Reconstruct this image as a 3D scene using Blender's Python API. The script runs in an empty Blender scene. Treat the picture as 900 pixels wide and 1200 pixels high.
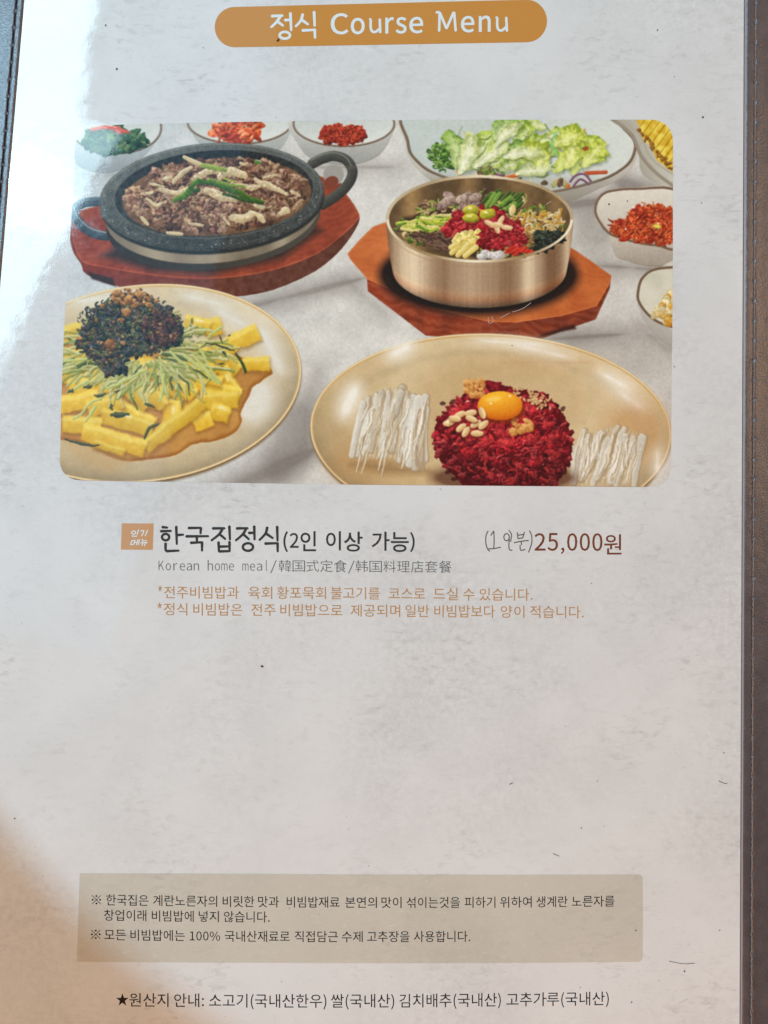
import bpy, math, os
import numpy as np

# ------------------------------------------------------------------ camera, world, lamps, exposure
SC = bpy.context.scene
FOC, DIST, TILT = 900.0, 0.225, math.radians(3.5)     # focal length in photo pixels, metres to the page, tilt
cd = bpy.data.cameras.new('camera')
cam = bpy.data.objects.new('camera', cd)
SC.collection.objects.link(cam)
cd.sensor_fit = 'HORIZONTAL'
cd.sensor_width = 36
cd.lens = 36 * FOC / 900
cd.clip_start = 0.01
cd.clip_end = 20
CAM = np.array([0, -DIST * math.sin(TILT), DIST * math.cos(TILT)])
cam.location = CAM
cam.rotation_euler = (TILT, 0, 0)
SC.camera = cam

w = bpy.data.worlds.new('World')
SC.world = w
w.use_nodes = True
w.node_tree.nodes['Background'].inputs[0].default_value = (1.0, .78, .60, 1)
w.node_tree.nodes['Background'].inputs[1].default_value = 0.035


def area(name, loc, size, power, col, rz=0., aim=None):
    l = bpy.data.lights.new(name, 'AREA')
    l.shape = 'RECTANGLE'
    l.size, l.size_y = size
    l.energy = power
    l.color = col
    o = bpy.data.objects.new(name, l)
    SC.collection.objects.link(o)
    o.location = loc
    if aim is not None:
        from mathutils import Vector
        d = Vector(aim) - Vector(loc)
        o.rotation_euler = d.to_track_quat('-Z', 'Y').to_euler()
    else:
        o.rotation_euler = (0, 0, rz)
    return o


def P0(px, py, h=0.0):
    """photograph pixel -> point of the plane z = h"""
    x = (np.asarray(px, float) - 450) / FOC
    y = -(np.asarray(py, float) - 600) / FOC
    c, s = math.cos(TILT), math.sin(TILT)
    dx, dy, dz = x, y * c + s, y * s - c
    t = (h - CAM[2]) / dz
    return CAM[0] + t * dx, CAM[1] + t * dy


def mirror_lamp(name, corners_px, H, radiance, col):
    """a rectangular overhead lamp at height H whose reflection in the glossy page covers this rectangle (centre, w, h, angle) of the page"""
    cx, cy, ww, hh, ang = corners_px
    x, y = P0(cx, cy)
    k = (H + CAM[2]) / CAM[2]
    X, Y = CAM[0] + (x - CAM[0]) * k, CAM[1] + (y - CAM[1]) * k
    px = DIST / FOC * k
    sx, sy = ww * px, hh * px
    return area(name, (X, Y, H), (sx, sy), radiance * math.pi * sx * sy, col, -math.radians(ang))


# the bright roof window mirrored top left, and a faint panel added beside it
mirror_lamp('window_light', (-46, -60, 340, 470, 5), .9, 5.5, (.62, .90, 1.0))
mirror_lamp('window_light', (-104, 342, 270, 560, 26), .9, 5.5, (.62, .90, 1.0))
mirror_lamp('veil_panel', (90, 300, 330, 900, 14), 1.1, .42, (.15, .6, 1.0))  # added panel, no real window: lays a bluish veil over the left
# daylight spot; its cone edge is set to imitate the lower left shadow
sp = bpy.data.lights.new('daylight_cone_spot', 'SPOT')
sp.energy = 141
sp.color = (.375, .665, .90)
sp.spot_size = math.radians(8.92)
sp.spot_blend = .035
sp.shadow_soft_size = .007
so = bpy.data.objects.new('daylight_cone_spot', sp)
SC.collection.objects.link(so)
from mathutils import Vector
so.location = (-.95, 1.0, 1.8)
_t = P0(540, 500)
so.rotation_euler = (Vector((_t[0], _t[1], 0)) - Vector(so.location)).to_track_quat('-Z', 'Y').to_euler()
# warm room lamp low behind the reader
area('warm_room_lamp', (-.05, -.75, .50), (.6, .3), 3.85, (1.0, .46, .14), aim=(0, 0, 0))

area('side_fill', (.95, .42, 1.05), (.4, .4), 7.2, (1.0, .58, .28), aim=(.1, .05, 0))  # added fill that brightens and warms the upper right of the page

SC.view_settings.view_transform = 'Standard'
SC.view_settings.look = 'None'
SC.view_settings.exposure = 0.0
SC.view_settings.gamma = 1.0
SC.view_settings.use_curve_mapping = False
SC.cycles.max_bounces = 6
SC.cycles.use_denoising = True
# ------------------------------------------------------------------ the printed food picture, painted with numpy
S = 2.0
PX0, PY0, PW, PH = 62, 134, 736, 446
W_, H_ = int(PW * S), int(PH * S)
rs = np.random.RandomState(7)
IMG = np.zeros((H_, W_, 3), np.float32)
YY, XX = np.mgrid[0:H_, 0:W_].astype(np.float32)
XX = (XX + .5) / S + PX0
YY = (YY + .5) / S + PY0


def vnoise(cell, seed, w=W_, h=H_):
    r = np.random.RandomState(seed)
    c = cell * S
    gw, gh = int(w / c) + 3, int(h / c) + 3
    g = r.rand(gh, gw).astype(np.float32)
    x = np.arange(w) / c
    y = np.arange(h) / c
    xi, yi = x.astype(int), y.astype(int)
    fx, fy = x - xi, y - yi
    fx = fx * fx * (3 - 2 * fx)
    fy = (fy * fy * (3 - 2 * fy))[:, None]
    a = g[yi][:, xi] * (1 - fx) + g[yi][:, xi + 1] * fx
    b = g[yi + 1][:, xi] * (1 - fx) + g[yi + 1][:, xi + 1] * fx
    return (a * (1 - fy) + b * fy).astype(np.float32)


NZ = {c: vnoise(c, i + 11) for i, c in enumerate((0.6, 1.2, 2.5, 5, 10, 22, 60))}
FB = (NZ[1.2] * .25 + NZ[2.5] * .3 + NZ[5] * .25 + NZ[10] * .2)
FB = (FB - .5) * 2.2
RIDGE = 1 - np.abs(NZ[5] * .6 + NZ[2.5] * .4 - .5) * 4


def C(*c):
    return np.array(c, np.float32) / 255.


def box(x0, y0, x1, y1, pad=3):
    a = max(0, int((x0 - pad - PX0) * S)); b = min(W_, int((x1 + pad - PX0) * S) + 1)
    c = max(0, int((y0 - pad - PY0) * S)); d = min(H_, int((y1 + pad - PY0) * S) + 1)
    if a >= b or c >= d:
        return None
    return slice(c, d), slice(a, b)


def put(sl, al, col):
    al = np.clip(al, 0, 1)[..., None]
    IMG[sl] = IMG[sl] * (1 - al) + np.clip(col, 0, 1) * al


def ell_d(X, Y, cx, cy, rx, ry, rot=0.):
    t = math.radians(rot)
    u = (X - cx) * math.cos(t) + (Y - cy) * math.sin(t)
    v = -(X - cx) * math.sin(t) + (Y - cy) * math.cos(t)
    k = np.sqrt((u / rx) ** 2 + (v / ry) ** 2) + 1e-6
    g = np.sqrt((u / rx ** 2) ** 2 + (v / ry ** 2) ** 2) / k + 1e-6
    return (k - 1) / g, u / rx, v / ry


def ell(cx, cy, rx, ry, col, rot=0., soft=.7, a=1., nz=0.):
    m = max(rx, ry) + soft * 2
    sl = box(cx - m, cy - m, cx + m, cy + m)
    if sl is None: return
    d, u, v = ell_d(XX[sl], YY[sl], cx, cy, rx, ry, rot)
    if nz: d = d + FB[sl] * nz
    c = col(u, v, sl) if callable(col) else col
    put(sl, (.5 - d / soft / 1.4) * a if soft < 2 else np.clip(.5 - d / soft / 1.4, 0, 1) ** 1.5 * a, c)


def ring(cx, cy, rx, ry, w, col, rot=0., a=1., soft=.7):
    m = max(rx, ry) + w
    sl = box(cx - m, cy - m, cx + m, cy + m)
    if sl is None: return
    d, u, v = ell_d(XX[sl], YY[sl], cx, cy, rx, ry, rot)
    c = col(u, v, sl) if callable(col) else col
    put(sl, (w / 2 - np.abs(d)) / soft + .5 if a == 1 else ((w / 2 - np.abs(d)) / soft + .5).clip(0, 1) * a, c)


def smooth(pts, n=6, closed=True):
    p = np.array(pts, float)
    out = []
    N = len(p)
    for i in range(N if closed else N - 1):
        if closed:
            a, b, c, d = p[i - 1], p[i], p[(i + 1) % N], p[(i + 2) % N]
        else:
            a, b, c, d = p[max(i - 1, 0)], p[i], p[i + 1], p[min(i + 2, N - 1)]
        for k in range(n):
            t = k / n
            out.append(.5 * ((2 * b) + (c - a) * t + (2 * a - 5 * b + 4 * c - d) * t * t + (3 * b - a - 3 * c + d) * t ** 3))
    if not closed: out.append(p[-1])
    return [tuple(q) for q in out]


def poly_sd(X, Y, pts):
    d2 = np.full(X.shape, 1e9, np.float32)
    ins = np.zeros(X.shape, bool)
    n = len(pts)
    for i in range(n):
        x0, y0 = pts[i]; x1, y1 = pts[(i + 1) % n]
        ex, ey = x1 - x0, y1 - y0
        L = ex * ex + ey * ey
        if L < 1e-9: continue
        t = np.clip(((X - x0) * ex + (Y - y0) * ey) / L, 0, 1)
        d2 = np.minimum(d2, (X - x0 - t * ex) ** 2 + (Y - y0 - t * ey) ** 2)
        if y0 != y1:
            c = ((Y < y0) != (Y < y1)) & (X < ex * (Y - y0) / ey + x0)
            ins ^= c
    d = np.sqrt(d2)
    return np.where(ins, -d, d)


def poly(pts, col, soft=.7, a=1., nz=0., sm=0):
    if sm: pts = smooth(pts, sm)
    xs = [p[0] for p in pts]; ys = [p[1] for p in pts]
    sl = box(min(xs) - soft, min(ys) - soft, max(xs) + soft, max(ys) + soft)
    if sl is None: return
    d = poly_sd(XX[sl], YY[sl], pts)
    if nz: d = d + FB[sl] * nz
    c = col(d, XX[sl], YY[sl], sl) if callable(col) else col
    al = np.clip(.5 - d / soft / 1.4, 0, 1)
    put(sl, al * a, c)


def stroke(pts, w, col, soft=.6, a=1., taper=0.):
    """a polyline of capsules, shaded across like a round thing when col is a pair (dark, light)"""
    xs = [p[0] for p in pts]; ys = [p[1] for p in pts]
    sl = box(min(xs) - w, min(ys) - w, max(xs) + w, max(ys) + w)
    if sl is None: return
    X, Y = XX[sl], YY[sl]
    best = np.full(X.shape, 1e9, np.float32)
    side = np.zeros(X.shape, np.float32)
    n = len(pts) - 1
    for i in range(n):
        x0, y0 = pts[i]; x1, y1 = pts[i + 1]
        ex, ey = x1 - x0, y1 - y0
        L = ex * ex + ey * ey + 1e-9
        t = np.clip(((X - x0) * ex + (Y - y0) * ey) / L, 0, 1)
        dx, dy = X - x0 - t * ex, Y - y0 - t * ey
        ww = w * (1 - taper * abs((i + .5) / n * 2 - 1)) / 2
        d = np.sqrt(dx * dx + dy * dy) - ww
        m = d < best
        best = np.where(m, d, best)
        side = np.where(m, (-dy * .85 - dx * .5) / max(ww, .1), side)
    if isinstance(col, tuple):
        k = np.clip(side * .5 + .5, 0, 1)[..., None]
        c = col[0] * (1 - k) + col[1] * k
        c = c + (NZ[1.2][sl][..., None] - .5) * .05
    else:
        c = col
    put(sl, np.clip(.5 - best / soft, 0, 1) * a, c)


def blob(cx, cy, rx, ry, lo, hi, rot=0., rough=.18, n=.25, seed=None, edge=.35, a=1., light=(-.4, -.8)):
    """an irregular lump: wavy outline, lit from the upper left, darker rim"""
    r = rs
    m = max(rx, ry) * (1 + rough * 1.5)
    sl = box(cx - m, cy - m, cx + m, cy + m, 2)
    if sl is None: return
    _, u, v = ell_d(XX[sl], YY[sl], cx, cy, rx, ry, rot)
    th = np.arctan2(v, u)
    k = np.sqrt(u * u + v * v)
    w = 1 + sum(r.uniform(-1, 1) * rough / (j ** .7) * np.cos(j * th + r.uniform(0, 6.28)) for j in (2, 3, 5, 8))
    k = k / w
    d = (k - 1) * min(rx, ry)
    t = math.radians(rot)
    lx = light[0] * math.cos(t) + light[1] * math.sin(t)
    ly = -light[0] * math.sin(t) + light[1] * math.cos(t)
    sh = .5 + .5 * (u * lx + v * ly) / np.maximum(w, .3) + (NZ[1.2][sl] - .5) * n * 2 + (NZ[2.5][sl] - .5) * n * 2
    sh = sh - edge * np.clip(k - .55, 0, 1) ** 1.5
    sh = np.clip(sh, 0, 1)[..., None]
    put(sl, np.clip(.5 - d / .7, 0, 1) * a, lo * (1 - sh) + hi * sh)


def clumps(n, inside, size, pal, asp=(1., 2.), rough=.25, edge=.5, ysort=True, a=1.):
    """n lumps scattered where inside(x, y) holds, painted back to front"""
    x0, y0, x1, y1 = inside.bb
    pts = []
    while len(pts) < n:
        x, y = rs.uniform(x0, x1), rs.uniform(y0, y1)
        if inside(x, y): pts.append((y, x))
    if ysort: pts.sort()
    for y, x in pts:
        s = rs.uniform(*size)
        lo, hi = pal[rs.randint(len(pal))]
        q = rs.uniform(.85, 1.12)
        blob(x, y, s * rs.uniform(*asp), s, lo * q, hi * q, rs.uniform(-70, 70), rough, .3, edge=edge, a=a)


class InEll:
    def __init__(s, cx, cy, rx, ry, rot=0.):
        s.p = (cx, cy, rx, ry, rot); m = max(rx, ry); s.bb = (cx - m, cy - m, cx + m, cy + m)
    def __call__(s, x, y):
        cx, cy, rx, ry, rot = s.p; t = math.radians(rot)
        u = (x - cx) * math.cos(t) + (y - cy) * math.sin(t); v = -(x - cx) * math.sin(t) + (y - cy) * math.cos(t)
        return (u / rx) ** 2 + (v / ry) ** 2 < 1


class InPoly:
    def __init__(s, pts):
        s.p = pts; xs = [p[0] for p in pts]; ys = [p[1] for p in pts]; s.bb = (min(xs), min(ys), max(xs), max(ys))
    def __call__(s, x, y):
        ins = False; n = len(s.p)
        for i in range(n):
            (a, b), (c, d) = s.p[i], s.p[(i + 1) % n]
            if (y < b) != (y < d) and x < (c - a) * (y - b) / (d - b) + a: ins = not ins
        return ins


def leaf(x, y, L, Wd, ang, c0, c1, rib=(222, 226, 190), fr=.35):
    """a frilly lettuce leaf seen from above: pale rib, green ruffled edge"""
    t = math.radians(ang); ca, sa = math.cos(t), math.sin(t)
    ph = rs.uniform(0, 6); up, dn = [], []
    n = 16
    bend = rs.uniform(-.25, .25)
    for i in range(n + 1):
        s = i / n
        h = Wd * (math.sin(math.pi * min(1, s * .93 + .04)) ** .55) * (.45 + .75 * s)
        f1 = 1 + fr * math.sin(s * 19 + ph) * s + rs.uniform(-.12, .12); f2 = 1 + fr * math.sin(s * 17 + ph + 2) * s + rs.uniform(-.12, .12)
        u = s * L; v0 = bend * L * s * s
        up.append((u, v0 - h * f1)); dn.append((u, v0 + h * f2))
    P_ = [(x + u * ca - v * sa, y + (u * sa + v * ca) * .8) for u, v in up + dn[::-1]]
    mid_ = [(x + u * ca - bend * L * (u / L) ** 2 * sa, y + (u * sa + bend * L * (u / L) ** 2 * ca) * .8) for u in np.linspace(0, L * .9, 7)]
    poly([(q + 1.5, r + 2.5) for q, r in P_], C(40, 60, 20), soft=4, a=.35)
    def col(d, X, Y, sl):
        s = ((X - x) * ca + (Y - y) / .8 * sa) / L
        k = np.clip(s * .9 + np.clip(1 + d / (Wd * .6), 0, 1) * .55 - .15, 0, 1)
        c = lerp(C(*rib) * 1.04, c1, k)
        fold = np.clip(.5 + (NZ[5][sl] - .5) * 2.2 + (NZ[2.5][sl] - .5) * 1.4, 0, 1)
        return lerp(c, c0, (1 - fold) * (.12 + .62 * k)) + (NZ[1.2][sl][..., None] - .5) * .09
    poly(P_, col, nz=1.6, sm=2)
    stroke(mid_, Wd * .22, C(*rib) * 1.03, a=.55, taper=.7)
    for i in (2, 3, 4, 5):
        q = mid_[i]
        for sg in (-1, 1):
            stroke([q, (q[0] + Wd * .5 * (ca * .7 - sg * sa), q[1] + Wd * .4 * (sa * .7 + sg * ca))], .9, C(*rib), a=.4)


def shreds(n, inside, L, w, pal, curl=.6, a=.95, arr=None):
    x0, y0, x1, y1 = inside.bb
    pts = []
    while len(pts) < n:
        x, y = rs.uniform(x0, x1), rs.uniform(y0, y1)
        if inside(x, y): pts.append((y, x))
    pts.sort()
    for y, x in pts:
        t = rs.uniform(0, 6.28); q = rs.uniform(*L); ww = rs.uniform(*w)
        lo, hi = pal[rs.randint(len(pal))]; g = rs.uniform(.8, 1.15)
        t2 = t + rs.uniform(-curl, curl) * 2
        p = [(x, y), (x + q * .5 * math.cos(t), y + q * .4 * math.sin(t)), (x + q * .5 * (math.cos(t) + math.cos(t2)), y + q * .4 * (math.sin(t) + math.sin(t2)))]
        p = smooth(p, 3, False)
        stroke([(u + .5, v + ww * .35) for u, v in p], ww, lo * .6, a=.5, taper=.3)
        stroke(p, ww, (lo * g, hi * g), a=a, taper=.35)
        if rs.rand() < .3: stroke([(p[1][0], p[1][1] - ww * .25), (p[3][0], p[3][1] - ww * .25)], ww * .22, np.clip(hi * 1.35 + .12, 0, 1), a=.7)


def T(pts, ox, oy, k):
    """crop coordinates to photograph pixels"""
    return [(ox + x / k, oy + y / k) for x, y in pts]


def lerp(a, b, t):
    t = np.clip(t, 0, 1)[..., None]
    return a * (1 - t) + b * t


# outlines shared by the painting and by the cut-out sheets ------------------------------
PHOTO = [(88, 172), (90, 163), (95, 155), (104, 149), (115, 147), (220, 144.3), (340, 142), (450, 141), (600, 140.5), (758, 140.5)]
PHOTO += [(764 + 24.5 * math.sin(t), 165 - 24.5 * math.cos(t)) for t in np.linspace(0, math.pi / 2, 7)]
PHOTO += [(788.3, 300), (787, 440), (786.3, 548)]
PHOTO += [(763 + 23 * math.cos(t), 548 + 22.5 * math.sin(t)) for t in np.linspace(.2, math.pi / 2, 7)]
PHOTO += [(600, 569.3), (380, 567.4), (220, 565), (96, 562.8)]
PHOTO += [(92 - 21.5 * math.sin(t), 541 + 21.5 * math.cos(t)) for t in np.linspace(.2, math.pi / 2, 6)]
PHOTO += [(71.8, 480), (75, 392), (78, 350), (81.5, 290), (84.5, 240), (87.5, 200)]


def epts(cx, cy, rx, ry, rot=0, a0=0, a1=360, n=56):
    t = math.radians(rot)
    out = []
    for i in range(n if abs(a1 - a0) == 360 else n + 1):
        a = math.radians(a0 + (a1 - a0) * i / n)
        u, v = rx * math.cos(a), ry * math.sin(a)
        out.append((cx + u * math.cos(t) - v * math.sin(t), cy + u * math.sin(t) + v * math.cos(t)))
    return out


O_SPINACH = epts(136, 150, 53, 30, 0, 0, 180, 30) + [(88, 160), (100, 140)]
O_SPINACH = [(83, 142), (189, 142), (188, 152), (182, 166), (172, 180), (152, 195), (128, 203), (104, 200), (88, 190), (84, 165)]
O_KIMCHI = [(219, 138), (343, 138), (341, 150), (335, 166), (322, 180), (300, 186), (262, 184), (240, 174), (226, 158)]
O_CHILI = [(344, 138), (463, 138), (462, 152), (455, 168), (444, 182), (425, 191), (398, 193), (368, 188), (351, 172)]
O_SALAD = [(475, 126), (600, 122), (716, 126), (724, 143), (732, 149), (745, 163), (747.5, 176), (741, 196), (722, 212), (700, 222), (668, 236), (630, 240), (540, 232), (500, 208), (482, 190), (475, 168)]
O_PINE = [(717, 138), (795, 138), (795, 226), (775, 218), (752, 203), (748, 178), (738, 156)]
O_KBOWL = [(698, 237), (705, 228), (716, 222), (745, 220), (795, 225), (795, 312), (753, 311), (735, 306), (721, 300), (713, 276), (701, 262), (696, 250)]
O_BBOWL = [(795, 311), (775, 313), (761, 317), (751, 326), (746, 340), (746, 352), (752, 370), (762, 386), (776, 400), (795, 409)]
R_PAN = (248, 231, 132, 63, -4)
O_PAN = epts(*R_PAN[:4], -4, 176, 364, 30) + epts(250, 252, 124, 60, -6, 8, 172, 24)
O_BOARD1 = [(84, 255), (84, 290), (95, 309), (102, 322), (140, 336), (210, 344), (269, 348), (319, 340), (369, 318), (400, 292), (420, 262), (419, 247), (406, 228), (394, 212), (300, 200), (120, 240)]
O_BOARD2 = T([(20, 320), (60, 275), (100, 235), (135, 222), (300, 200), (600, 220), (740, 305), (800, 345), (862, 390), (858, 430), (812, 530), (700, 568), (640, 592), (440, 592), (270, 582), (85, 440), (82, 400)], 400, 180, 2.727)
O_BOWL = epts(562, 256.5, 109.5, 51.5, 0, 180, 360, 28) + [(671.5, 262), (669.5, 285), (666.5, 305)] + epts(562, 316, 102, 45, 0, 3, 177, 26) + [(457.5, 305), (454.5, 285), (452.5, 262)]
R_LP = (166, 449.5, 188, 115.5, -7)
R_RP = (575, 505, 211.5, 114, 2)
O_LPLATE = epts(*R_LP)
O_RPLATE = epts(*R_RP)
O_BEEF = [(508, 512), (513, 494), (528, 478), (540, 466), (556, 453), (578, 449), (606, 455), (638, 462), (652, 476), (664, 494), (671, 516), (668, 540), (655, 562), (640, 575), (560, 575), (530, 556), (512, 534)]


def paint():
    global IMG
    # ---- tablecloth
    base = lerp(C(196, 204, 214), C(214, 213, 212), (XX - 60) / 300)
    base = lerp(base, C(203, 199, 197), ((XX - 500) / 300) * ((YY - 200) / 250).clip(0, 1))
    IMG[:] = base + ((NZ[22] - .5) * .05 + (NZ[10] - .5) * .04 + (NZ[2.5] - .5) * .035 + (NZ[1.2] - .5) * .03)[..., None]
    # soft cast shadows on the cloth
    for e in ((150, 205, 60, 10, 0, .25), (290, 186, 60, 12, 0, .25), (415, 196, 55, 9, 0, .35), (640, 243, 110, 14, -6, .5), (765, 235, 60, 22, 30, .45),
              (740, 314, 50, 9, 4, .45), (700, 268, 30, 30, 0, .25), (330, 350, 110, 12, -14, .45), (300, 560, 90, 18, -25, .5), (340, 520, 30, 60, 20, .35), (640, 398, 100, 10, -4, .5),
              (430, 350, 40, 14, 40, .2), (770, 400, 30, 12, 40, .3), (690, 410, 90, 30, 10, .14), (365, 480, 20, 60, 10, .2)):
        ell(*e[:4], C(120, 112, 108), rot=e[4], soft=22, a=e[5] * 1.5)
    # ---- small side bowls at the back
    def side_bowl(cx, cy, rx, ry, outline, tone):
        poly(outline, lambda d, X, Y, sl: lerp(tone * .95, tone * .72, (Y - cy) / 50) + FB[sl][..., None] * .02, sm=4)
        ell(cx, cy, rx, ry, lambda u, v, sl: lerp(C(222, 226, 226), C(190, 196, 196), (.6 + v * -.6 - u * .2)) + FB[sl][..., None] * .015)
        ring(cx, cy, rx, ry, 2.4, C(112, 92, 76))
        ring(cx, cy - .8, rx, ry, .8, C(190, 176, 160), a=.6)
    side_bowl(136, 150, 53, 30, O_SPINACH, C(205, 214, 222))
    clumps(130, InEll(134, 165, 36, 15), (2, 4.5), [(C(22, 52, 40), C(84, 122, 82)), (C(15, 35, 30), C(60, 100, 70)), (C(40, 60, 30), C(120, 150, 100))], (1, 2.4))
    for p in (((108, 152), (124, 149), (142, 154)), ((125, 150), (138, 150), (149, 156))):
        stroke(p, 4.5, (C(170, 50, 30), C(240, 110, 80)))
    side_bowl(281, 143, 61, 25.5, O_KIMCHI, C(208, 212, 212))
    clumps(60, InEll(277, 152, 26, 13), (3, 6), [(C(180, 60, 25), C(240, 130, 80)), (C(200, 80, 40), C(245, 160, 110)), (C(150, 45, 20), C(225, 95, 50))], (1, 1.9))
    side_bowl(403, 145, 59, 26.5, O_CHILI, C(214, 214, 212))
    clumps(110, InEll(400, 158, 27, 11), (1.6, 3.6), [(C(110, 22, 14), C(205, 70, 45)), (C(130, 30, 18), C(220, 95, 60)), (C(70, 20, 14), C(170, 50, 35))], (1, 2))
    kq = [(C(168, 48, 18), C(244, 124, 70)), (C(196, 72, 34), C(250, 168, 118)), (C(140, 36, 16), C(220, 84, 44))]
    shreds(70, InEll(277, 152, 25, 12), (6, 12), (2.5, 5), kq, .5)
    shreds(90, InEll(400, 158, 26, 10), (4, 8), (1.4, 2.8), [(C(100, 18, 12), C(200, 64, 40)), (C(130, 30, 18), C(226, 100, 64))], .8)
    # ---- salad plate
    poly(O_SALAD, lambda d, X, Y, sl: lerp(C(196, 192, 184), C(140, 134, 126), (Y - 200) / 40), sm=4)
    IN_S = [(478, 126), (600, 122), (714, 126), (722, 142), (729, 149), (742, 163), (744, 175), (737, 191), (718, 205), (694, 214), (652, 224), (600, 228), (516, 206), (486, 186), (478, 166)]
    poly(IN_S, lambda d, X, Y, sl: lerp(C(196, 206, 206), C(218, 224, 222), (X - 560) / 180) + FB[sl][..., None] * .02, sm=4)
    ins = smooth(IN_S, 6)
    stroke(ins + [ins[0]], 3.2, C(104, 84, 68))
    stroke([(x - .3, y - 1) for x, y in ins] , .8, C(176, 160, 140), a=.55)
    poly([(500, 210), (560, 205), (700, 212), (650, 226), (600, 230)], C(150, 150, 140), soft=14, a=.5)
    # lettuce: pale ribs, ruffled green edges
    gr = [(C(74, 110, 26), C(190, 212, 96)), (C(110, 140, 40), C(212, 224, 120)), (C(60, 96, 30), C(150, 184, 80)), (C(150, 160, 80), C(228, 230, 170))]
    shreds(150, InEll(521, 182, 20, 17), (4, 10), (1.4, 3), [(C(34, 74, 24), C(128, 176, 66)), (C(64, 104, 36), C(170, 204, 96)), (C(24, 56, 20), C(90, 140, 50))], 1.4)
    g1, g2, g3 = (C(96, 128, 34), C(186, 208, 92)), (C(120, 144, 30), C(206, 222, 96)), (C(84, 120, 50), C(150, 186, 84))
    for x, y, L, w_, an, g, rb in ((534, 196, 54, 12, -88, g3, (214, 222, 170)), (548, 200, 64, 15, -64, g1, (226, 230, 200)), (640, 150, 44, 13, -160, g1, (224, 228, 190)), (580, 165, 40, 14, -70, g3, (220, 226, 186)), (600, 178, 46, 14, -50, g1, (228, 230, 200)),
                                   (572, 190, 50, 15, -20, g3, (226, 230, 206)), (612, 190, 46, 13, -60, g1, (230, 230, 204)), (600, 196, 40, 12, -8, g1, (228, 230, 208)), (640, 186, 44, 14, -74, g2, (214, 222, 140)), (660, 178, 42, 14, -84, g2, (216, 224, 140)),
                                   (676, 186, 40, 13, -66, g2, (212, 222, 130)), (650, 202, 40, 12, -50, g2, (220, 226, 150)), (672, 206, 32, 10, -84, g1, (216, 222, 150)), (690, 190, 22, 8, -30, g2, (206, 218, 110)), (585, 200, 34, 8, -30, g1, (232, 232, 214)),
                                   (630, 168, 36, 12, -20, g1, (230, 232, 206)), (556, 206, 44, 9, -40, g1, (234, 234, 218))):
        leaf(x, y, L, w_, an, g[0], g[1], rb)
    shreds(40, InPoly([(540, 160), (690, 150), (690, 205), (560, 205)]), (6, 14), (1, 2.2), [(C(150, 160, 90), C(232, 236, 190)), (C(90, 120, 40), C(190, 210, 110))], .6, .7)
    for k in range(26):
        x, y = rs.uniform(530, 690), rs.uniform(144, 205)
        stroke([(x, y), (x + rs.uniform(-12, 12), y + rs.uniform(4, 16))], rs.uniform(1, 2.5), C(*(rs.choice([230, 90]), 225 if k % 2 else 120, 150 if k % 2 else 40)), a=.5)
    for p, w, c in ((((592, 208), (612, 203), (636, 198)), 6, C(232, 110, 40)), (((618, 204), (632, 196), (642, 196)), 3.5, C(240, 140, 70)), (((684, 175), (705, 172)), 5.5, C(214, 88, 52)),
                    (((687, 203), (710, 202)), 4.5, C(216, 96, 60)), (((655, 213), (665, 218)), 6, C(240, 120, 40))):
        stroke(p, w, (c * .75, c), taper=.4)
    for p in (((668, 213), (674, 206), (684, 204), (692, 212)), ((672, 218), (680, 210), (690, 216)), ((562, 196), (575, 204), (590, 205))):
        stroke(smooth(p, 4, False), 2.6, (C(80, 38, 74), C(164, 120, 150)))
    clumps(16, InEll(574, 202, 18, 6), (2, 4), [(C(80, 60, 50), C(150, 120, 90)), (C(60, 80, 30), C(150, 170, 80))])
    clumps(12, InEll(600, 214, 60, 4), (2, 4), [(C(70, 50, 50), C(120, 110, 60)), (C(160, 150, 90), C(220, 210, 170))])
    for x, y, L, w_, an in ((640, 200, 48, 16, -110), (664, 198, 50, 16, -72), (684, 196, 44, 14, -60), (650, 172, 40, 14, -40)):
        leaf(x, y, L, w_, an, C(128, 148, 30), C(212, 222, 96), (232, 234, 170), .45)
    for x, y, L, w_, an in ((538, 204, 62, 13, -66), (556, 198, 56, 10, -50), (590, 186, 46, 10, -24), (604, 204, 44, 9, -14), (580, 172, 44, 8, -56)):
        leaf(x, y, L, w_, an, C(160, 174, 110), C(214, 222, 150), (240, 242, 226), .2)
    # ---- pineapple plate
    poly(O_PINE, lambda d, X, Y, sl: lerp(C(170, 166, 156), C(208, 206, 198), (X - 730 + (Y - 150) * -.4) / 40), sm=3)
    stroke(smooth([(716, 139), (740, 158), (752, 184), (770, 204), (795, 222)], 6, False), 4, C(150, 140, 126))
    stroke(smooth([(728, 139), (750, 160), (762, 184), (778, 198), (795, 208)], 6, False), 2, C(176, 170, 156))
    pin = [(745, 139), (795, 139), (795, 206), (782, 198), (770, 188), (764, 174), (754, 164), (750, 152)]
    poly(pin, lambda d, X, Y, sl: lerp(C(214, 172, 40), C(242, 218, 92), (NZ[5][sl] * 1.6 - .3)) - (np.sin((X * .75 + Y * .55) * .9) > .82)[..., None] * C(50, 50, 30), nz=1.5)
    for k in range(26):
        t = k / 26
        x, y = 748 + 42 * t + rs.uniform(-2, 2), 152 + 50 * t + rs.uniform(-3, 3)
        blob(x, y, rs.uniform(1.5, 3.2), rs.uniform(1.5, 3), C(90, 52, 20), C(176, 120, 40), a=.85)
    # ---- right kimchi bowl
    poly(O_KBOWL, lambda d, X, Y, sl: lerp(C(208, 200, 190), C(160, 150, 140), (Y - 270) / 42 + (X < 712) * .0) + FB[sl][..., None] * .03, sm=3)
    rim = [(699, 238), (706, 228), (718, 223.5), (745, 221.5), (795, 226), (795, 288), (770, 287.5), (748, 284.5), (728, 279), (714, 273.5), (704, 262), (698, 250)]
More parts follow.
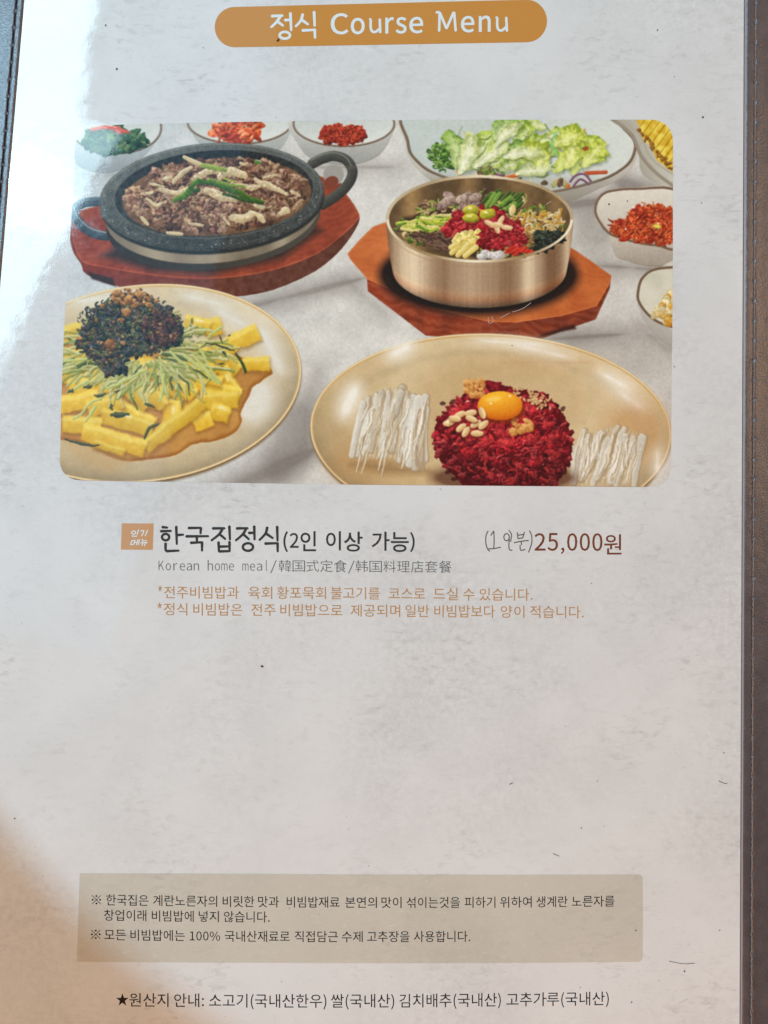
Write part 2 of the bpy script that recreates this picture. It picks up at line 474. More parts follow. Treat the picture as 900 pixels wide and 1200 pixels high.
    poly(rim, lambda d, X, Y, sl: lerp(C(226, 220, 212), C(196, 190, 180), (Y - 225) / 50) + FB[sl][..., None] * .02, sm=4)
    r_ = smooth(rim, 5); stroke(r_ + [r_[0]], 3, C(112, 88, 70))
    stroke([(x, y - 1) for x, y in r_], .8, C(180, 160, 140), a=.5)
    kp = InPoly([(714, 270), (722, 262), (734, 258), (742, 246), (752, 240), (768, 240), (780, 246), (795, 250), (795, 286), (750, 283), (726, 277)])
    clumps(190, kp, (1.8, 4.2), [(C(140, 34, 10), C(226, 98, 52)), (C(170, 56, 20), C(236, 132, 78)), (C(120, 26, 12), C(204, 72, 40))], (1, 2.2))
    shreds(240, kp, (5, 12), (1.3, 2.8), [(C(140, 34, 10), C(226, 92, 48)), (C(176, 60, 22), C(240, 140, 84)), (C(112, 22, 10), C(200, 64, 36))], .9)
    for x, y in ((742, 243), (734, 267), (770, 262)): ell(x, y, 1.3, 1.1, C(255, 240, 230))
    ell(768, 266, 5, 3.2, C(236, 226, 96), soft=2.5)
    # ---- bottom right bowl
    poly(O_BBOWL, lambda d, X, Y, sl: lerp(C(206, 204, 200), C(158, 154, 150), (Y - 340 - (X - 750) * .5) / 60), sm=3)
    rim = [(795, 313), (775, 314.5), (762, 318), (752, 327), (748, 340), (748, 352), (756, 365), (767, 375), (780, 381), (795, 385)]
    poly(rim, lambda d, X, Y, sl: lerp(C(200, 200, 184), C(222, 218, 206), NZ[10][sl]), sm=3)
    stroke(smooth(rim, 5, False), 3, C(112, 88, 70))
    clumps(36, InPoly([(768, 366), (776, 352), (788, 336), (795, 336), (795, 381), (780, 378)]), (2.5, 5), [(C(190, 150, 70), C(238, 222, 170)), (C(206, 186, 120), C(244, 236, 208)), (C(170, 110, 30), C(230, 190, 90))], (1, 2.2))
    # ---- left wooden board and stone pan
    poly(O_BOARD1, lambda d, X, Y, sl: lerp(C(124, 48, 30), C(92, 50, 38), (X - 120) / 180) + (NZ[5][sl] * .08 + NZ[1.2][sl] * .04 - .05)[..., None], sm=3)
    top = [(84, 255), (84, 272), (88, 290), (97, 307), (120, 313), (160, 320), (209, 326), (262, 326), (319, 317), (369, 299), (400, 277), (420, 257), (419, 247), (406, 228), (394, 212), (300, 200), (120, 240)]
    grain = np.clip(.5 + .5 * np.sin((YY + .28 * XX) * .8 + NZ[22] * 9 + NZ[10] * 4), 0, 1)
    poly(top, lambda d, X, Y, sl: lerp(C(118, 46, 30), C(182, 86, 58), grain[sl] * .16 + NZ[5][sl] * .3 + NZ[22][sl] * .4) + np.clip(1 + d / 2.2, 0, 1)[..., None] * C(40, 28, 20), sm=3)
    poly([(102, 318), (112, 321), (132, 326), (136, 336), (108, 327)], C(52, 34, 32), soft=2)
    poly([(120, 300), (180, 318), (250, 322), (330, 304), (378, 270), (360, 260), (150, 280)], C(46, 38, 34), soft=7, a=.9)
    # left handle
    hl = smooth([(118, 236), (98, 238), (87, 247), (92, 260), (106, 272), (124, 277)], 6, False)
    stroke(hl, 11, (C(40, 50, 62), C(92, 104, 116)))
    stroke([(x + .5, y - 4.2) for x, y in hl[6:]], 1.2, C(170, 182, 190), a=.8)
    ell(103, 252, 9, 6, C(150, 72, 50), rot=20)
    # right handle
    hr = smooth([(366, 192), (378, 186), (392, 183), (406, 188), (413, 200), (409, 214), (396, 228), (378, 240)], 6, False)
    stroke(hr, 12, (C(44, 44, 42), C(96, 98, 92)))
    stroke([(x - 1.5, y - 4.2) for x, y in hr], 1.3, C(136, 138, 128), a=.8)
    ell(391, 205, 12, 12, C(158, 154, 150), rot=0)
    ell(388, 214, 9, 7, C(122, 60, 44), rot=-30)
    stroke(hr[24:], 12, (C(44, 44, 42), C(90, 90, 84)))
    # body: foot, steel band, rim
    ell(250, 258, 126, 58, lambda u, v, sl: lerp(C(48, 44, 40), C(76, 70, 62), .5 + u * .5), rot=-6)
    def band(u, v, sl):
        b = .35 + .4 * np.exp(-((u + .55) / .18) ** 2) + .32 * np.exp(-((u + .05) / .22) ** 2) + .35 * np.exp(-((u - .62) / .1) ** 2) - .1 * np.exp(-((u - .3) / .12) ** 2)
        return lerp(C(92, 80, 66), C(186, 172, 150), b) + (NZ[10][sl][..., None] - .5) * .06
    ell(249, 248, 126, 60.5, band, rot=-5)
    ell(249, 236, 131.5, 62, C(40, 42, 42), rot=-4, soft=1.4)
    def stone(u, v, sl):
        t = .5 - .4 * v + .3 * np.clip(-u, 0, 1)
        c = lerp(C(50, 53, 52), C(100, 104, 103), t) + ((NZ[1.2][sl] - .5) * .10 + (NZ[.6][sl] - .5) * .08 + (NZ[5][sl] - .5) * .08)[..., None]
        return c + ((NZ[1.2][sl] > .9) & (NZ[.6][sl] > .5))[..., None] * .22
    ell(*R_PAN[:4], stone, rot=-4)
    ring(248, 229.5, 128.5, 60, 1.6, lambda u, v, sl: lerp(C(150, 152, 150), C(80, 82, 82), .5 + v * .8), rot=-4, a=.55, soft=1.5)
    ell(251, 227.5, 117, 51.5, lambda u, v, sl: lerp(C(36, 38, 40), C(66, 66, 64), .5 + .5 * v) + (NZ[2.5][sl][..., None] - .5) * .09, rot=-4)
    ring(251, 227.5, 117, 51.5, 1.2, C(124, 128, 128), rot=-4, a=.45, soft=1.2)
    ell(254, 231, 111, 45, lambda u, v, sl: lerp(C(86, 60, 44), C(132, 98, 72), NZ[5][sl]), rot=-4)
    ring(330, 212, 34, 22, 1.4, C(226, 232, 236), rot=25, a=.0)
    stroke(smooth([(300, 188), (318, 192), (334, 202), (340, 212)], 4, False), 1.6, C(214, 222, 226), a=.8)
    mp = [(C(70, 46, 30), C(168, 128, 96)), (C(110, 82, 58), C(206, 174, 140)), (C(84, 54, 42), C(176, 136, 116)), (C(98, 62, 50), C(160, 112, 92)), (C(50, 32, 28), C(120, 84, 72)), (C(120, 84, 66), C(202, 168, 146))]
    clumps(520, InEll(254, 229, 106, 42, -4), (2.2, 5.2), mp, (1, 1.8), .32, .65)
    clumps(240, InEll(258, 222, 88, 34, -4), (1.6, 3.8), mp, (1, 1.6), .35, .6)
    shreds(260, InEll(254, 228, 102, 38, -4), (4, 10), (1.6, 3.4), mp, .9, .85)
    def cr(pts, w, lo, hi): stroke(smooth(T(pts, 120, 170, 2.8125), 4, False), w, (C(*lo), C(*hi)), taper=.35)
    cream, crh = (176, 152, 110), (236, 224, 194)
    for pts, w in ((((270, 40), (300, 55), (335, 68)), 6), (((235, 122), (260, 95), (292, 76)), 7), (((190, 150), (240, 158), (300, 140)), 7), (((205, 110), (225, 105)), 5),
                   (((310, 110), (345, 92), (390, 90)), 8), (((390, 108), (420, 88), (470, 100)), 10), (((340, 150), (390, 168), (440, 182)), 10), (((440, 132), (500, 140), (530, 134)), 7),
                   (((505, 112), (555, 140), (605, 158)), 7), (((428, 238), (460, 244), (492, 228)), 10), (((500, 226), (520, 240), (532, 252)), 7), (((590, 226), (604, 216), (612, 220)), 8),
                   (((130, 162), (165, 158)), 5), (((150, 180), (178, 196), (196, 190)), 4), (((130, 240), (150, 262)), 5), (((290, 260), (330, 265)), 4), (((215, 290), (262, 294)), 5), (((395, 235), (418, 262)), 4),
                   (((160, 128), (200, 140)), 4), (((530, 108), (570, 100)), 4), (((620, 150), (650, 168)), 4), (((455, 60), (470, 66)), 4), (((500, 200), (530, 205)), 5)):
        cr(pts, w, cream, crh)
    for k in range(70):
        a = rs.uniform(0, 6.28); x, y = 255 + 95 * rs.rand() * math.cos(a), 230 + 36 * rs.rand() * math.sin(a)
        q = rs.uniform(3, 8); b = rs.uniform(-.8, .8)
        stroke(smooth([(x, y), (x + q * .5, y + rs.uniform(-2, 2)), (x + q, y + q * b)], 3, False), rs.uniform(1.3, 2.6), (C(140, 108, 84), C(218, 192, 166)), a=.85, taper=.5)
    for pts, w, lo, hi in ((((330, 68), (365, 76), (405, 86)), 8, (96, 118, 40), (178, 196, 104)), (((235, 188), (255, 175), (282, 160), (300, 150)), 7, (48, 84, 26), (126, 158, 66)),
                           (((275, 160), (310, 126), (350, 124)), 6, (40, 78, 24), (120, 152, 56)), (((320, 118), (400, 140), (450, 160), (525, 188)), 7, (34, 66, 26), (96, 132, 52)),
                           (((350, 116), (420, 130), (470, 142)), 4, (90, 120, 40), (150, 178, 80)), (((400, 160), (470, 182), (525, 190)), 4, (24, 50, 24), (70, 104, 44)), (((505, 55), (520, 60)), 4, (60, 110, 40), (110, 150, 70)),
                           (((290, 140), (300, 150), (318, 148)), 5, (30, 58, 24), (80, 110, 50)), (((405, 112), (440, 118)), 3, (130, 150, 60), (180, 196, 100))):
        cr(pts, w, lo, hi)
    for k in range(30):
        a = rs.uniform(0, 3.14); ell(248 + 126 * math.cos(a) + rs.uniform(-3, 3), 231 + 57 * math.sin(a) + rs.uniform(-2, 2) - 7 * math.cos(a), rs.uniform(.4, 1.1), rs.uniform(.4, .9), C(190, 194, 190), a=.7)
    # ---- right board, brass bowl
    g2 = np.clip(.5 + .5 * np.sin((YY - .2 * XX) * .6 + NZ[22] * 10 + NZ[5] * 3), 0, 1)
    poly(O_BOARD2, lambda d, X, Y, sl: lerp(C(150, 62, 34), C(112, 46, 28), NZ[10][sl] + (X - 600) / 400) + (g2[sl][..., None] - .5) * .07)
    top2 = T([(20, 320), (60, 275), (100, 235), (135, 222), (300, 200), (600, 220), (740, 305), (800, 345), (862, 390), (858, 415), (816, 488), (700, 520), (560, 540), (470, 538), (290, 494), (180, 446), (84, 402), (28, 338)], 400, 180, 2.727)
    poly(top2, lambda d, X, Y, sl: lerp(C(168, 78, 34), C(216, 122, 62), g2[sl] * .14 + NZ[10][sl] * .35 + NZ[22][sl] * .45) - np.exp(-((X - 470) / 60) ** 2)[..., None] * -.04 + np.clip(1 + d / 2, 0, 1)[..., None] * C(26, 22, 16), nz=.2)
    poly(T([(620, 592), (640, 578), (745, 545), (750, 560), (700, 570)], 400, 180, 2.727), C(60, 28, 22), soft=2)
    ell(561, 322, 118, 49, C(34, 20, 16), soft=10, a=1.1)
    ell(561, 318, 106.5, 47.5, C(22, 16, 14), soft=2.5)
    def brass(d, X, Y, sl):
        u = (X - 562) / 109
        b = .40 + (0.5) * np.exp(-((u - (-0.72)) / 0.17) ** 2) + (-0.15) * np.exp(-((u - (-0.4)) / 0.09) ** 2) + (0.14) * np.exp(-((u - (-0.1)) / 0.16) ** 2) + (-0.2) * np.exp(-((u - (0.3)) / 0.12) ** 2) + (0.42) * np.exp(-((u - (0.53)) / 0.09) ** 2) + (-0.34) * np.exp(-((u - (0.78)) / 0.09) ** 2) + (0.3) * np.exp(-((u - (0.94)) / 0.04) ** 2) + (-0.3) * np.exp(-((u - (-1.0)) / 0.07) ** 2)
        yb = 316 + 45 * np.sqrt(np.clip(1 - u * u, 0, 1))
        q = np.clip((yb - Y) / 16, 0, 1)
        c = lerp(C(112, 78, 52), C(240, 220, 190), b) * (.55 + .45 * q)[..., None]
        c = c + C(60, 18, 0) * np.exp(-((yb - Y - 9) / 7) ** 2)[..., None] * .5
        return c + ((vb[sl] - .5) * .04 + (NZ[1.2][sl] - .5) * .035)[..., None]
    vb = np.repeat(NZ[2.5][:1], H_, 0)
    poly(O_BOWL, brass)
    ell(562, 256.5, 109.5, 51.5, lambda u, v, sl: lerp(C(150, 124, 88), C(240, 226, 200), .45 + .5 * np.sin(u * 5 + 1.2) * .6 - v * .2))
    def inner(u, v, sl):
        b = .28 + .5 * np.exp(-((u + .75) / .12) ** 2) + .35 * np.exp(-((u + .12) / .1) ** 2) - .15 * np.exp(-((u - .08) / .08) ** 2) + .25 * np.exp(-((u - .45) / .2) ** 2) + .3 * np.exp(-((u - .85) / .1) ** 2)
        return lerp(C(52, 38, 24), C(190, 150, 96), b) + (NZ[5][sl][..., None] - .5) * .06
    ell(562, 256.8, 106, 48.2, inner)
    G = lambda x, y: (400 + x / 2.727, 180 + y / 2.727)
    def gstroke(pts, w, lo, hi, a=1.): stroke([G(*p) for p in pts], w / 2.727, (C(*lo), C(*hi)), a=a, taper=.4)
    bed = T([(180, 235), (200, 205), (300, 180), (360, 160), (480, 165), (560, 180), (660, 200), (708, 255), (690, 285), (600, 318), (520, 338), (430, 335), (340, 312), (240, 275)], 400, 180, 2.727)
    poly(bed, C(60, 40, 26), soft=3)
    filling = InPoly(T([(168, 232), (200, 190), (300, 150), (360, 125), (480, 118), (570, 128), (660, 175), (715, 240), (700, 285), (600, 322), (520, 340), (430, 338), (340, 318), (230, 285)], 400, 180, 2.727))
    clumps(170, filling, (2, 4.4), [(C(70, 50, 34), C(170, 134, 96)), (C(96, 104, 40), C(186, 190, 104)), (C(56, 72, 28), C(126, 150, 66)), (C(140, 116, 70), C(230, 210, 160)), (C(60, 40, 34), C(140, 110, 92))], (1, 2.2))
    shreds(110, filling, (5, 11), (1.4, 3), [(C(120, 110, 50), C(222, 210, 130)), (C(70, 96, 30), C(160, 184, 84)), (C(80, 54, 40), C(170, 132, 104))], .7)
    for k in range(12):  # mushrooms
        x, y = rs.uniform(312, 440), rs.uniform(130, 180)
        blob(*G(x, y), rs.uniform(6, 9), rs.uniform(4, 6), C(92, 66, 58), C(196, 172, 160), rs.uniform(-40, 40), .2)
    for x, y in ((345, 150), (385, 148), (428, 142)): blob(*G(x, y), 8, 5.5, C(120, 92, 82), C(216, 196, 184), -20, .2)
    for k in range(46):
        x, y = rs.uniform(450, 560), rs.uniform(135, 200); q = rs.uniform(20, 50)
        gstroke([(x, y), (x + q * .5, y - q * rs.uniform(.2, .7))], rs.uniform(6, 12), (26, 48, 16), (92, 128, 50))
    for p in (((462, 170), (490, 130)), ((500, 170), (540, 140)), ((520, 180), (555, 160)), ((478, 172), (505, 128))): gstroke(p, 13, (80, 120, 40), (150, 184, 84))
    clumps(9, InEll(*G(600, 180), 7, 6), (2, 4), [(C(60, 80, 24), C(130, 160, 60))])
    for k in range(95):  # courgette strips
        x, y = rs.uniform(175, 350), rs.uniform(190, 245)
        if y < 215 - (x - 175) * .15: continue
        q = rs.uniform(25, 60)
        c = [((120, 140, 30), (216, 222, 90)), ((170, 170, 60), (238, 236, 150)), ((60, 96, 24), (140, 176, 60)), ((196, 180, 90), (244, 236, 180))][rs.randint(4)]
        gstroke([(x, y), (x + q, y + rs.uniform(-10, 14))], rs.uniform(7, 12), *c)
    for k in range(90):  # sprouts
        x, y = rs.uniform(530, 690), rs.uniform(190, 262); q = rs.uniform(15, 45)
        b = rs.uniform(-1, 1)
        c = [((150, 120, 60), (240, 226, 186)), ((180, 150, 90), (250, 242, 216)), ((150, 96, 20), (232, 190, 90))][rs.randint(3)]
        gstroke([(x, y), (x + q * .5, y - q * .3 * b), (x + q * .7, y + q * .6 * b)], rs.uniform(5, 9), *c)
    for k in range(120):  # brown fernbrake
        x, y = rs.uniform(215, 350), rs.uniform(250, 306); q = rs.uniform(15, 45)
        if y > 262 + (x - 205) * .42: continue
        c = [((46, 28, 22), (130, 96, 78)), ((70, 46, 36), (160, 126, 104)), ((34, 22, 18), (96, 66, 54))][rs.randint(3)]
        gstroke([(x, y), (x + q * .5, y + rs.uniform(-8, 8)), (x + q, y + rs.uniform(0, 16))], rs.uniform(5, 8), *c)
    clumps(150, InPoly(T([(605, 270), (625, 250), (690, 250), (712, 262), (690, 292), (640, 312), (608, 312)], 400, 180, 2.727)), (1.2, 2.8), [(C(10, 14, 12), C(52, 60, 50)), (C(16, 20, 16), C(84, 94, 76)), (C(6, 8, 8), C(30, 38, 34))], (1, 3))
    clumps(40, InPoly(T([(575, 260), (610, 255), (612, 300), (585, 300)], 400, 180, 2.727)), (1, 2), [(C(90, 60, 30), C(190, 150, 90))])
    rp = [(C(96, 8, 14), C(196, 38, 50)), (C(120, 12, 20), C(214, 66, 74)), (C(78, 6, 10), C(168, 24, 34)), (C(140, 20, 26), C(226, 90, 90))]
    clumps(330, InPoly(T([(325, 245), (340, 215), (375, 185), (440, 175), (500, 180), (545, 215), (582, 240), (588, 280), (560, 305), (440, 300), (390, 275), (350, 270)], 400, 180, 2.727)), (1.8, 4), rp, (1, 2.3))
    shreds(150, InPoly(T([(335, 245), (345, 218), (380, 192), (440, 182), (500, 188), (540, 218), (572, 242), (578, 278), (550, 298), (440, 292), (395, 270)], 400, 180, 2.727)), (4, 9), (1.4, 2.6), rp, .7)
    for k in range(18):
        x, y = rs.uniform(350, 420), rs.uniform(268, 322); q = rs.uniform(25, 45)
        gstroke([(x, y), (x + q * .6, y - q * .6)], 13, (196, 170, 70), (250, 238, 166))
    for p in (((352, 318), (400, 268)), ((372, 325), (420, 280)), ((395, 328), (432, 300)), ((350, 300), (395, 270))): gstroke(p, 16, (206, 176, 80), (252, 240, 170))
    for x, y in ((460, 320), (480, 326), (505, 322), (496, 332), (450, 330)): blob(*G(x, y), 6.5, 4.4, C(150, 140, 140), C(244, 242, 244), 0, .1)
    for k in range(22):
        x, y = rs.uniform(522, 605), rs.uniform(306, 326); gstroke([(x, y), (x + rs.uniform(6, 22), y + rs.uniform(-10, 4))], 8, (150, 20, 14), (232, 72, 50))
    for x, y in ((412, 181), (466, 193), (414, 207)):
        ell(*G(x, y), 9.6, 6, lambda u, v, sl: lerp(C(112, 110, 10), C(222, 214, 70), .62 - v * .5 - u * .2 - (u * u + v * v) * .15))
        ell(*G(x - 4, y - 7), 2.2, 1.2, C(255, 252, 210), soft=1.2)
    for x, y, r in ((474, 224, 30), (509, 216, -60), (497, 239, 70), (530, 237, 5), (500, 228, 10)):
        ell(*G(x, y), 7.2, 3.1, lambda u, v, sl: lerp(C(196, 150, 96), C(250, 232, 190), .6 - v * .5), rot=r)
    ell(*G(547, 178), 4, 6.5, lambda u, v, sl: lerp(C(190, 150, 80), C(246, 230, 180), .6 - u * .4), rot=15)
    # rim edge in front of the food
    sl = box(450, 256, 676, 310)
    d, u, v = ell_d(XX[sl], YY[sl], 562, 256.6, 107.8, 49.8)
    put(sl, np.clip((1.9 - np.abs(d)) / .8, 0, 1) * (v > .02), lerp(C(160, 130, 90), C(246, 234, 210), .5 + .5 * np.sin(u * 6 + 2)))
    stroke(epts(562, 262, 109, 51, 0, 25, 155, 30), .8, C(150, 118, 80), a=.5)
    # ---- left plate
    def plate(R, lo, hi, rim):
        cx, cy, rx, ry, rot = R
        ell(cx, cy + 3, rx + .5, ry + .5, C(120, 98, 70), rot=rot, soft=3)
        ell(cx, cy, rx, ry, rim, rot=rot)
        ring(cx, cy, rx - 1.2, ry - 1.2, 1.3, C(248, 236, 208), rot=rot, a=.8)
        def f(u, v, sl):
            k = np.sqrt(u * u + v * v)
            t = .5 + .25 * u - .2 * v + (NZ[60][sl] - .5) * .5
            c = lerp(lo, hi, t)
            c = c * (1 - .22 * (np.clip((k - .84) / .16, 0, 1) * np.clip((v + .5) * 1.2, 0, 1))[..., None])
            return c * (1 - .05 * np.exp(-((k - .84) / .04) ** 2)[..., None]) + ((NZ[10][sl] - .5) * .04 + (NZ[.6][sl] - .5) * .02)[..., None]
        ell(cx, cy + .6, rx - 3.4, ry - 3.4, f, rot=rot)
    plate(R_LP, C(198, 174, 132), C(224, 212, 188), C(212, 178, 120))
    for e in ((270, 372, 26, 10, 28), (318, 410, 12, 34, -24), (300, 470, 24, 30, 20), (120, 350, 40, 7, -6), (240, 352, 30, 7, 14)):
        ell(*e[:4], C(230, 230, 228), rot=e[4], soft=16, a=.8)
    B6 = lambda p: T(p, 60, 320, 3)
    sauce = B6([(778, 345), (750, 372), (715, 400), (690, 440), (672, 480), (668, 530), (640, 565), (580, 590), (500, 602), (440, 640), (350, 655), (260, 662), (190, 640), (110, 600), (30, 585), (0, 560), (0, 250), (400, 250), (700, 300)])
    poly(sauce, lambda d, X, Y, sl: lerp(C(204, 152, 80), C(160, 100, 40), np.exp(-(d + 1.5) ** 2 / 6) * .8 + NZ[22][sl] * .5) , sm=4, nz=.3)
    poly(B6([(40, 590), (130, 600), (280, 660), (200, 700), (80, 640)]), C(196, 160, 104), soft=6, a=.5)
    def stick(p, w, ph=0.):
        (x0, y0), (x1, y1) = B6(p); w = w / 3
        L = math.hypot(x1 - x0, y1 - y0); nx, ny = -(y1 - y0) / L, (x1 - x0) / L
        if ny < 0: nx, ny = -nx, -ny
        q = rs.uniform(.93, 1.04)
        h = w * .5
        P4 = [(x0 - nx * h, y0 - ny * h), (x1 - nx * h, y1 - ny * h), (x1 + nx * h, y1 + ny * h), (x0 + nx * h, y0 + ny * h)]
        poly([(a + 1, b + 3) for a, b in P4], C(120, 76, 20), soft=4, a=.55)
        poly(P4, lambda d, X, Y, sl: lerp(C(250, 222, 92), C(222, 174, 40), .5 + ((X - x0) * nx + (Y - y0) * ny) / w * .9 + (NZ[5][sl] - .5) * .5) * q, soft=1.8, nz=1.3, a=.9)
        stroke([(x0 - nx * h * .55, y0 - ny * h * .55), (x1 - nx * h * .55, y1 - ny * h * .55)], w * .2, C(252, 236, 150), a=.3, taper=.6)
        if rs.rand() < .35: ell((x0 + x1) / 2 + rs.uniform(-6, 6), (y0 + y1) / 2 - h * .5, 5, 1.6, C(255, 250, 220), rot=math.degrees(math.atan2(y1 - y0, x1 - x0)), soft=3, a=.8)
    for k in range(26):
        x, y, t = rs.uniform(0, 600), rs.uniform(220, 560), rs.uniform(-.6, .9)
        if x > 560 and y > 430: continue
        if y > 420 + (330 - abs(x - 250)) * .5: continue
        stick(((x, y), (x + 110 * math.cos(t), y + 110 * math.sin(t))), rs.uniform(44, 62))
    for p, w in (((( -10, 230), (110, 200)), 60), (((0, 290), (160, 300)), 60), (((540, 200), (600, 180)), 60), (((470, 170), (560, 190)), 50), (((610, 262), (728, 205)), 62), (((672, 322), (768, 318)), 52), (((580, 240), (600, 300)), 50),
                 (((560, 260), (660, 340)), 50), (((600, 330), (650, 420)), 44), (((0, 360), (170, 350)), 60), (((60, 400), (230, 390)), 60), (((300, 330), (420, 350)), 60), (((470, 300), (560, 350)), 56),
                 (((498, 378), (662, 432)), 52), (((400, 350), (470, 440)), 64), (((430, 370), (505, 430)), 58), (((530, 448), (655, 440)), 66), (((560, 480), (625, 500)), 56), (((0, 470), (170, 440)), 62),
                 (((130, 480), (250, 450)), 60), (((250, 380), (345, 460)), 62), (((180, 500), (360, 545)), 58), (((422, 450), (424, 545)), 62), (((498, 535), (566, 505)), 58), (((330, 615), (530, 455)), 54), (((40, 530), (180, 540)), 60),
                 (((110, 555), (330, 618)), 66), (((150, 600), (260, 632)), 30), (((350, 420), (400, 470)), 50), (((540, 370), (600, 380)), 40)):
        stick(p, w)
    # cucumber shreds
    for k in range(400):
        a = rs.uniform(0, 6.28)
        r0 = rs.uniform(.2, .95)
        x, y = 320 + 280 * r0 * math.cos(a), 285 + 120 * r0 * math.sin(a)
        if not (20 < x < 620) or y > 420: continue
        a2 = a + rs.uniform(-.9, .9); q = rs.uniform(40, 120)
        pts = smooth(B6([(x, y), (x + q * .5 * math.cos(a2), y + q * .35 * math.sin(a2)), (x + q * math.cos(a2 + rs.uniform(-.4, .4)), y + q * .7 * math.sin(a2) + 10)]), 3, False)
        c = [(C(146, 148, 76), C(214, 214, 148)), (C(170, 170, 104), C(232, 230, 184)), (C(112, 126, 52), C(180, 188, 112)), (C(50, 70, 36), C(100, 120, 64))][rs.choice(4, p=[.35, .35, .22, .08])]
        stroke([(u + .7, v + 1.2) for u, v in pts], 2.2, C(90, 84, 30), a=.35)
        stroke(pts, rs.uniform(1.8, 4.2), c, taper=.3, a=.9)
    for p in (((80, 515), (150, 455), (190, 430)), ((60, 420), (130, 380)), ((200, 410), (330, 340)), ((120, 520), (160, 470)), ((380, 300), (400, 420)), ((400, 360), (380, 450)), ((520, 270), (590, 380)), ((500, 290), (580, 385)), ((560, 215), (600, 190)), ((50, 310), (160, 300)), ((470, 290), (560, 360)), ((420, 280), (480, 330))):
        stroke(B6(p), 3.2, (C(150, 160, 70), C(226, 232, 168)), taper=.3)
    stroke(smooth(B6([(650, 285), (672, 320), (682, 350)]), 4, False), 3, C(52, 74, 36))
    for p, w in (((((545, 248), (600, 262), (640, 275))), 15), (((215, 500), (270, 500)), 26), (((120, 405), (145, 400)), 18), (((155, 430), (190, 428)), 16), (((210, 460), (215, 480)), 14), (((330, 580), (350, 540), (385, 530)), 18), (((590, 318), (606, 318)), 8), (((600, 280), (612, 290)), 10),
                 (((50, 585), (110, 600), (170, 608)), 16), (((330, 455), (360, 470)), 14), (((225, 420), (245, 412)), 10), (((62, 420), (75, 412)), 14), (((590, 215), (600, 245)), 8), (((625, 218), (628, 222)), 8)):
        q_ = smooth(B6(p), 3, False)
        stroke([(x + rs.uniform(-.9, .9), y + rs.uniform(-.9, .9)) for x, y in q_], w / 4.2, (C(22, 32, 26), C(84, 96, 66)), taper=.6, a=.88)
        stroke([(x + 1, y - .6) for x, y in q_[1:]], w / 9, C(110, 120, 84), a=.4, taper=.8)
    # dark seaweed mound with crumbs
    sw = InPoly(B6([(95, 250), (120, 190), (160, 130), (200, 100), (270, 80), (350, 90), (400, 120), (450, 160), (460, 210), (430, 250), (380, 270), (260, 290), (250, 350), (200, 360), (170, 330), (130, 280)]))
    dk = [(C(20, 22, 24), C(74, 80, 84)), (C(28, 30, 32), C(112, 116, 116)), (C(40, 28, 24), C(104, 82, 72)), (C(16, 20, 18), C(60, 72, 56)), (C(46, 48, 26), C(122, 128, 76))]  # palette lightened to hold part of the reflected veil
    poly(sw.p, C(24, 28, 28), nz=4, sm=3)
    clumps(560, sw, (1.4, 4.2), dk, (1, 2.2), .45, .4)
    for k in range(150):
        x, y = rs.uniform(90, 470), rs.uniform(85, 340)
        px, py = B6([(x, y)])[0]
        if not sw(px, py): continue
        a = rs.uniform(0, 6.28); q = rs.uniform(3, 8)
        stroke([(px, py), (px + q * math.cos(a), py + q * .6 * math.sin(a))], rs.uniform(1.2, 2.6), dk[rs.randint(4)], taper=.3)
    for k in range(210):
        t = rs.uniform(0, 6.28); u = rs.uniform(.72, 1.02)
        x, y = 275 + 178 * u * math.cos(t), 185 + 108 * u * math.sin(t)
        if x < 60: continue
        px, py = B6([(x, y)])[0]; t += rs.uniform(-.9, .9); q = rs.uniform(2, 5)
        stroke(smooth([(px, py), (px + q * .5 * math.cos(t), py + q * .5 * math.sin(t)), (px + q * math.cos(t + .5), py + q * math.sin(t + .5))], 3, False), rs.uniform(1, 2.4), dk[rs.randint(5)], taper=.3)
    shreds(260, sw, (3, 8), (1, 2.4), dk + [(C(40, 50, 60), C(120, 130, 138)), (C(60, 70, 40), C(130, 140, 90))], .9)
    clumps(110, InPoly(B6([(320, 180), (380, 120), (440, 170), (450, 230), (400, 255), (340, 250)])), (1.4, 3.2), [(C(40, 20, 20), C(120, 84, 72)), (C(26, 16, 18), C(90, 66, 62))], (1, 2), .4)
    cb = [(C(110, 66, 30), C(214, 160, 100)), (C(80, 50, 26), C(176, 124, 74)), (C(130, 84, 44), C(226, 180, 120))]
    clumps(70, InEll(*B6([(285, 84)])[0], 24, 10), (1, 2.8), cb, (1, 1.4))
    clumps(60, InPoly(sw.p), (.7, 1.8), cb, (1, 1.4), a=.85)
    for x, y, r in ((265, 138, 6), (290, 118, 4), (310, 75, 5), (240, 70, 4), (208, 250, 7), (250, 245, 3), (345, 112, 4), (370, 98, 3), (180, 115, 3), (100, 230, 3), (330, 200, 2), (380, 212, 2), (290, 250, 2), (245, 165, 3), (270, 95, 5)):
        blob(*B6([(x, y)])[0], r, r * .85, *cb[rs.randint(3)], 0, .25)
    for k in range(90):
        px, py = B6([(rs.uniform(110, 450), rs.uniform(90, 300))])[0]
        if sw(px, py): ell(px, py, rs.uniform(.4, 1), rs.uniform(.4, .8), C(176, 160, 140), a=.7)
    # ---- right plate
    plate(R_RP, C(198, 170, 124), C(226, 208, 174), C(206, 170, 112))
    for e in ((470, 410, 20, 12, -30), (636, 412, 36, 8, 14), (720, 446, 22, 8, 30), (600, 402, 40, 5, 4), (410, 470, 14, 26, 24), (740, 470, 22, 10, 36), (770, 540, 10, 20, 0)):
        ell(*e[:4], C(246, 243, 238), rot=e[4], soft=16, a=.95)
    for e in ((745, 505, 40, 40, .5), (420, 545, 40, 26, .35), (640, 425, 60, 8, .3)): ell(*e[:4], C(186, 132, 76), soft=26, a=e[4])
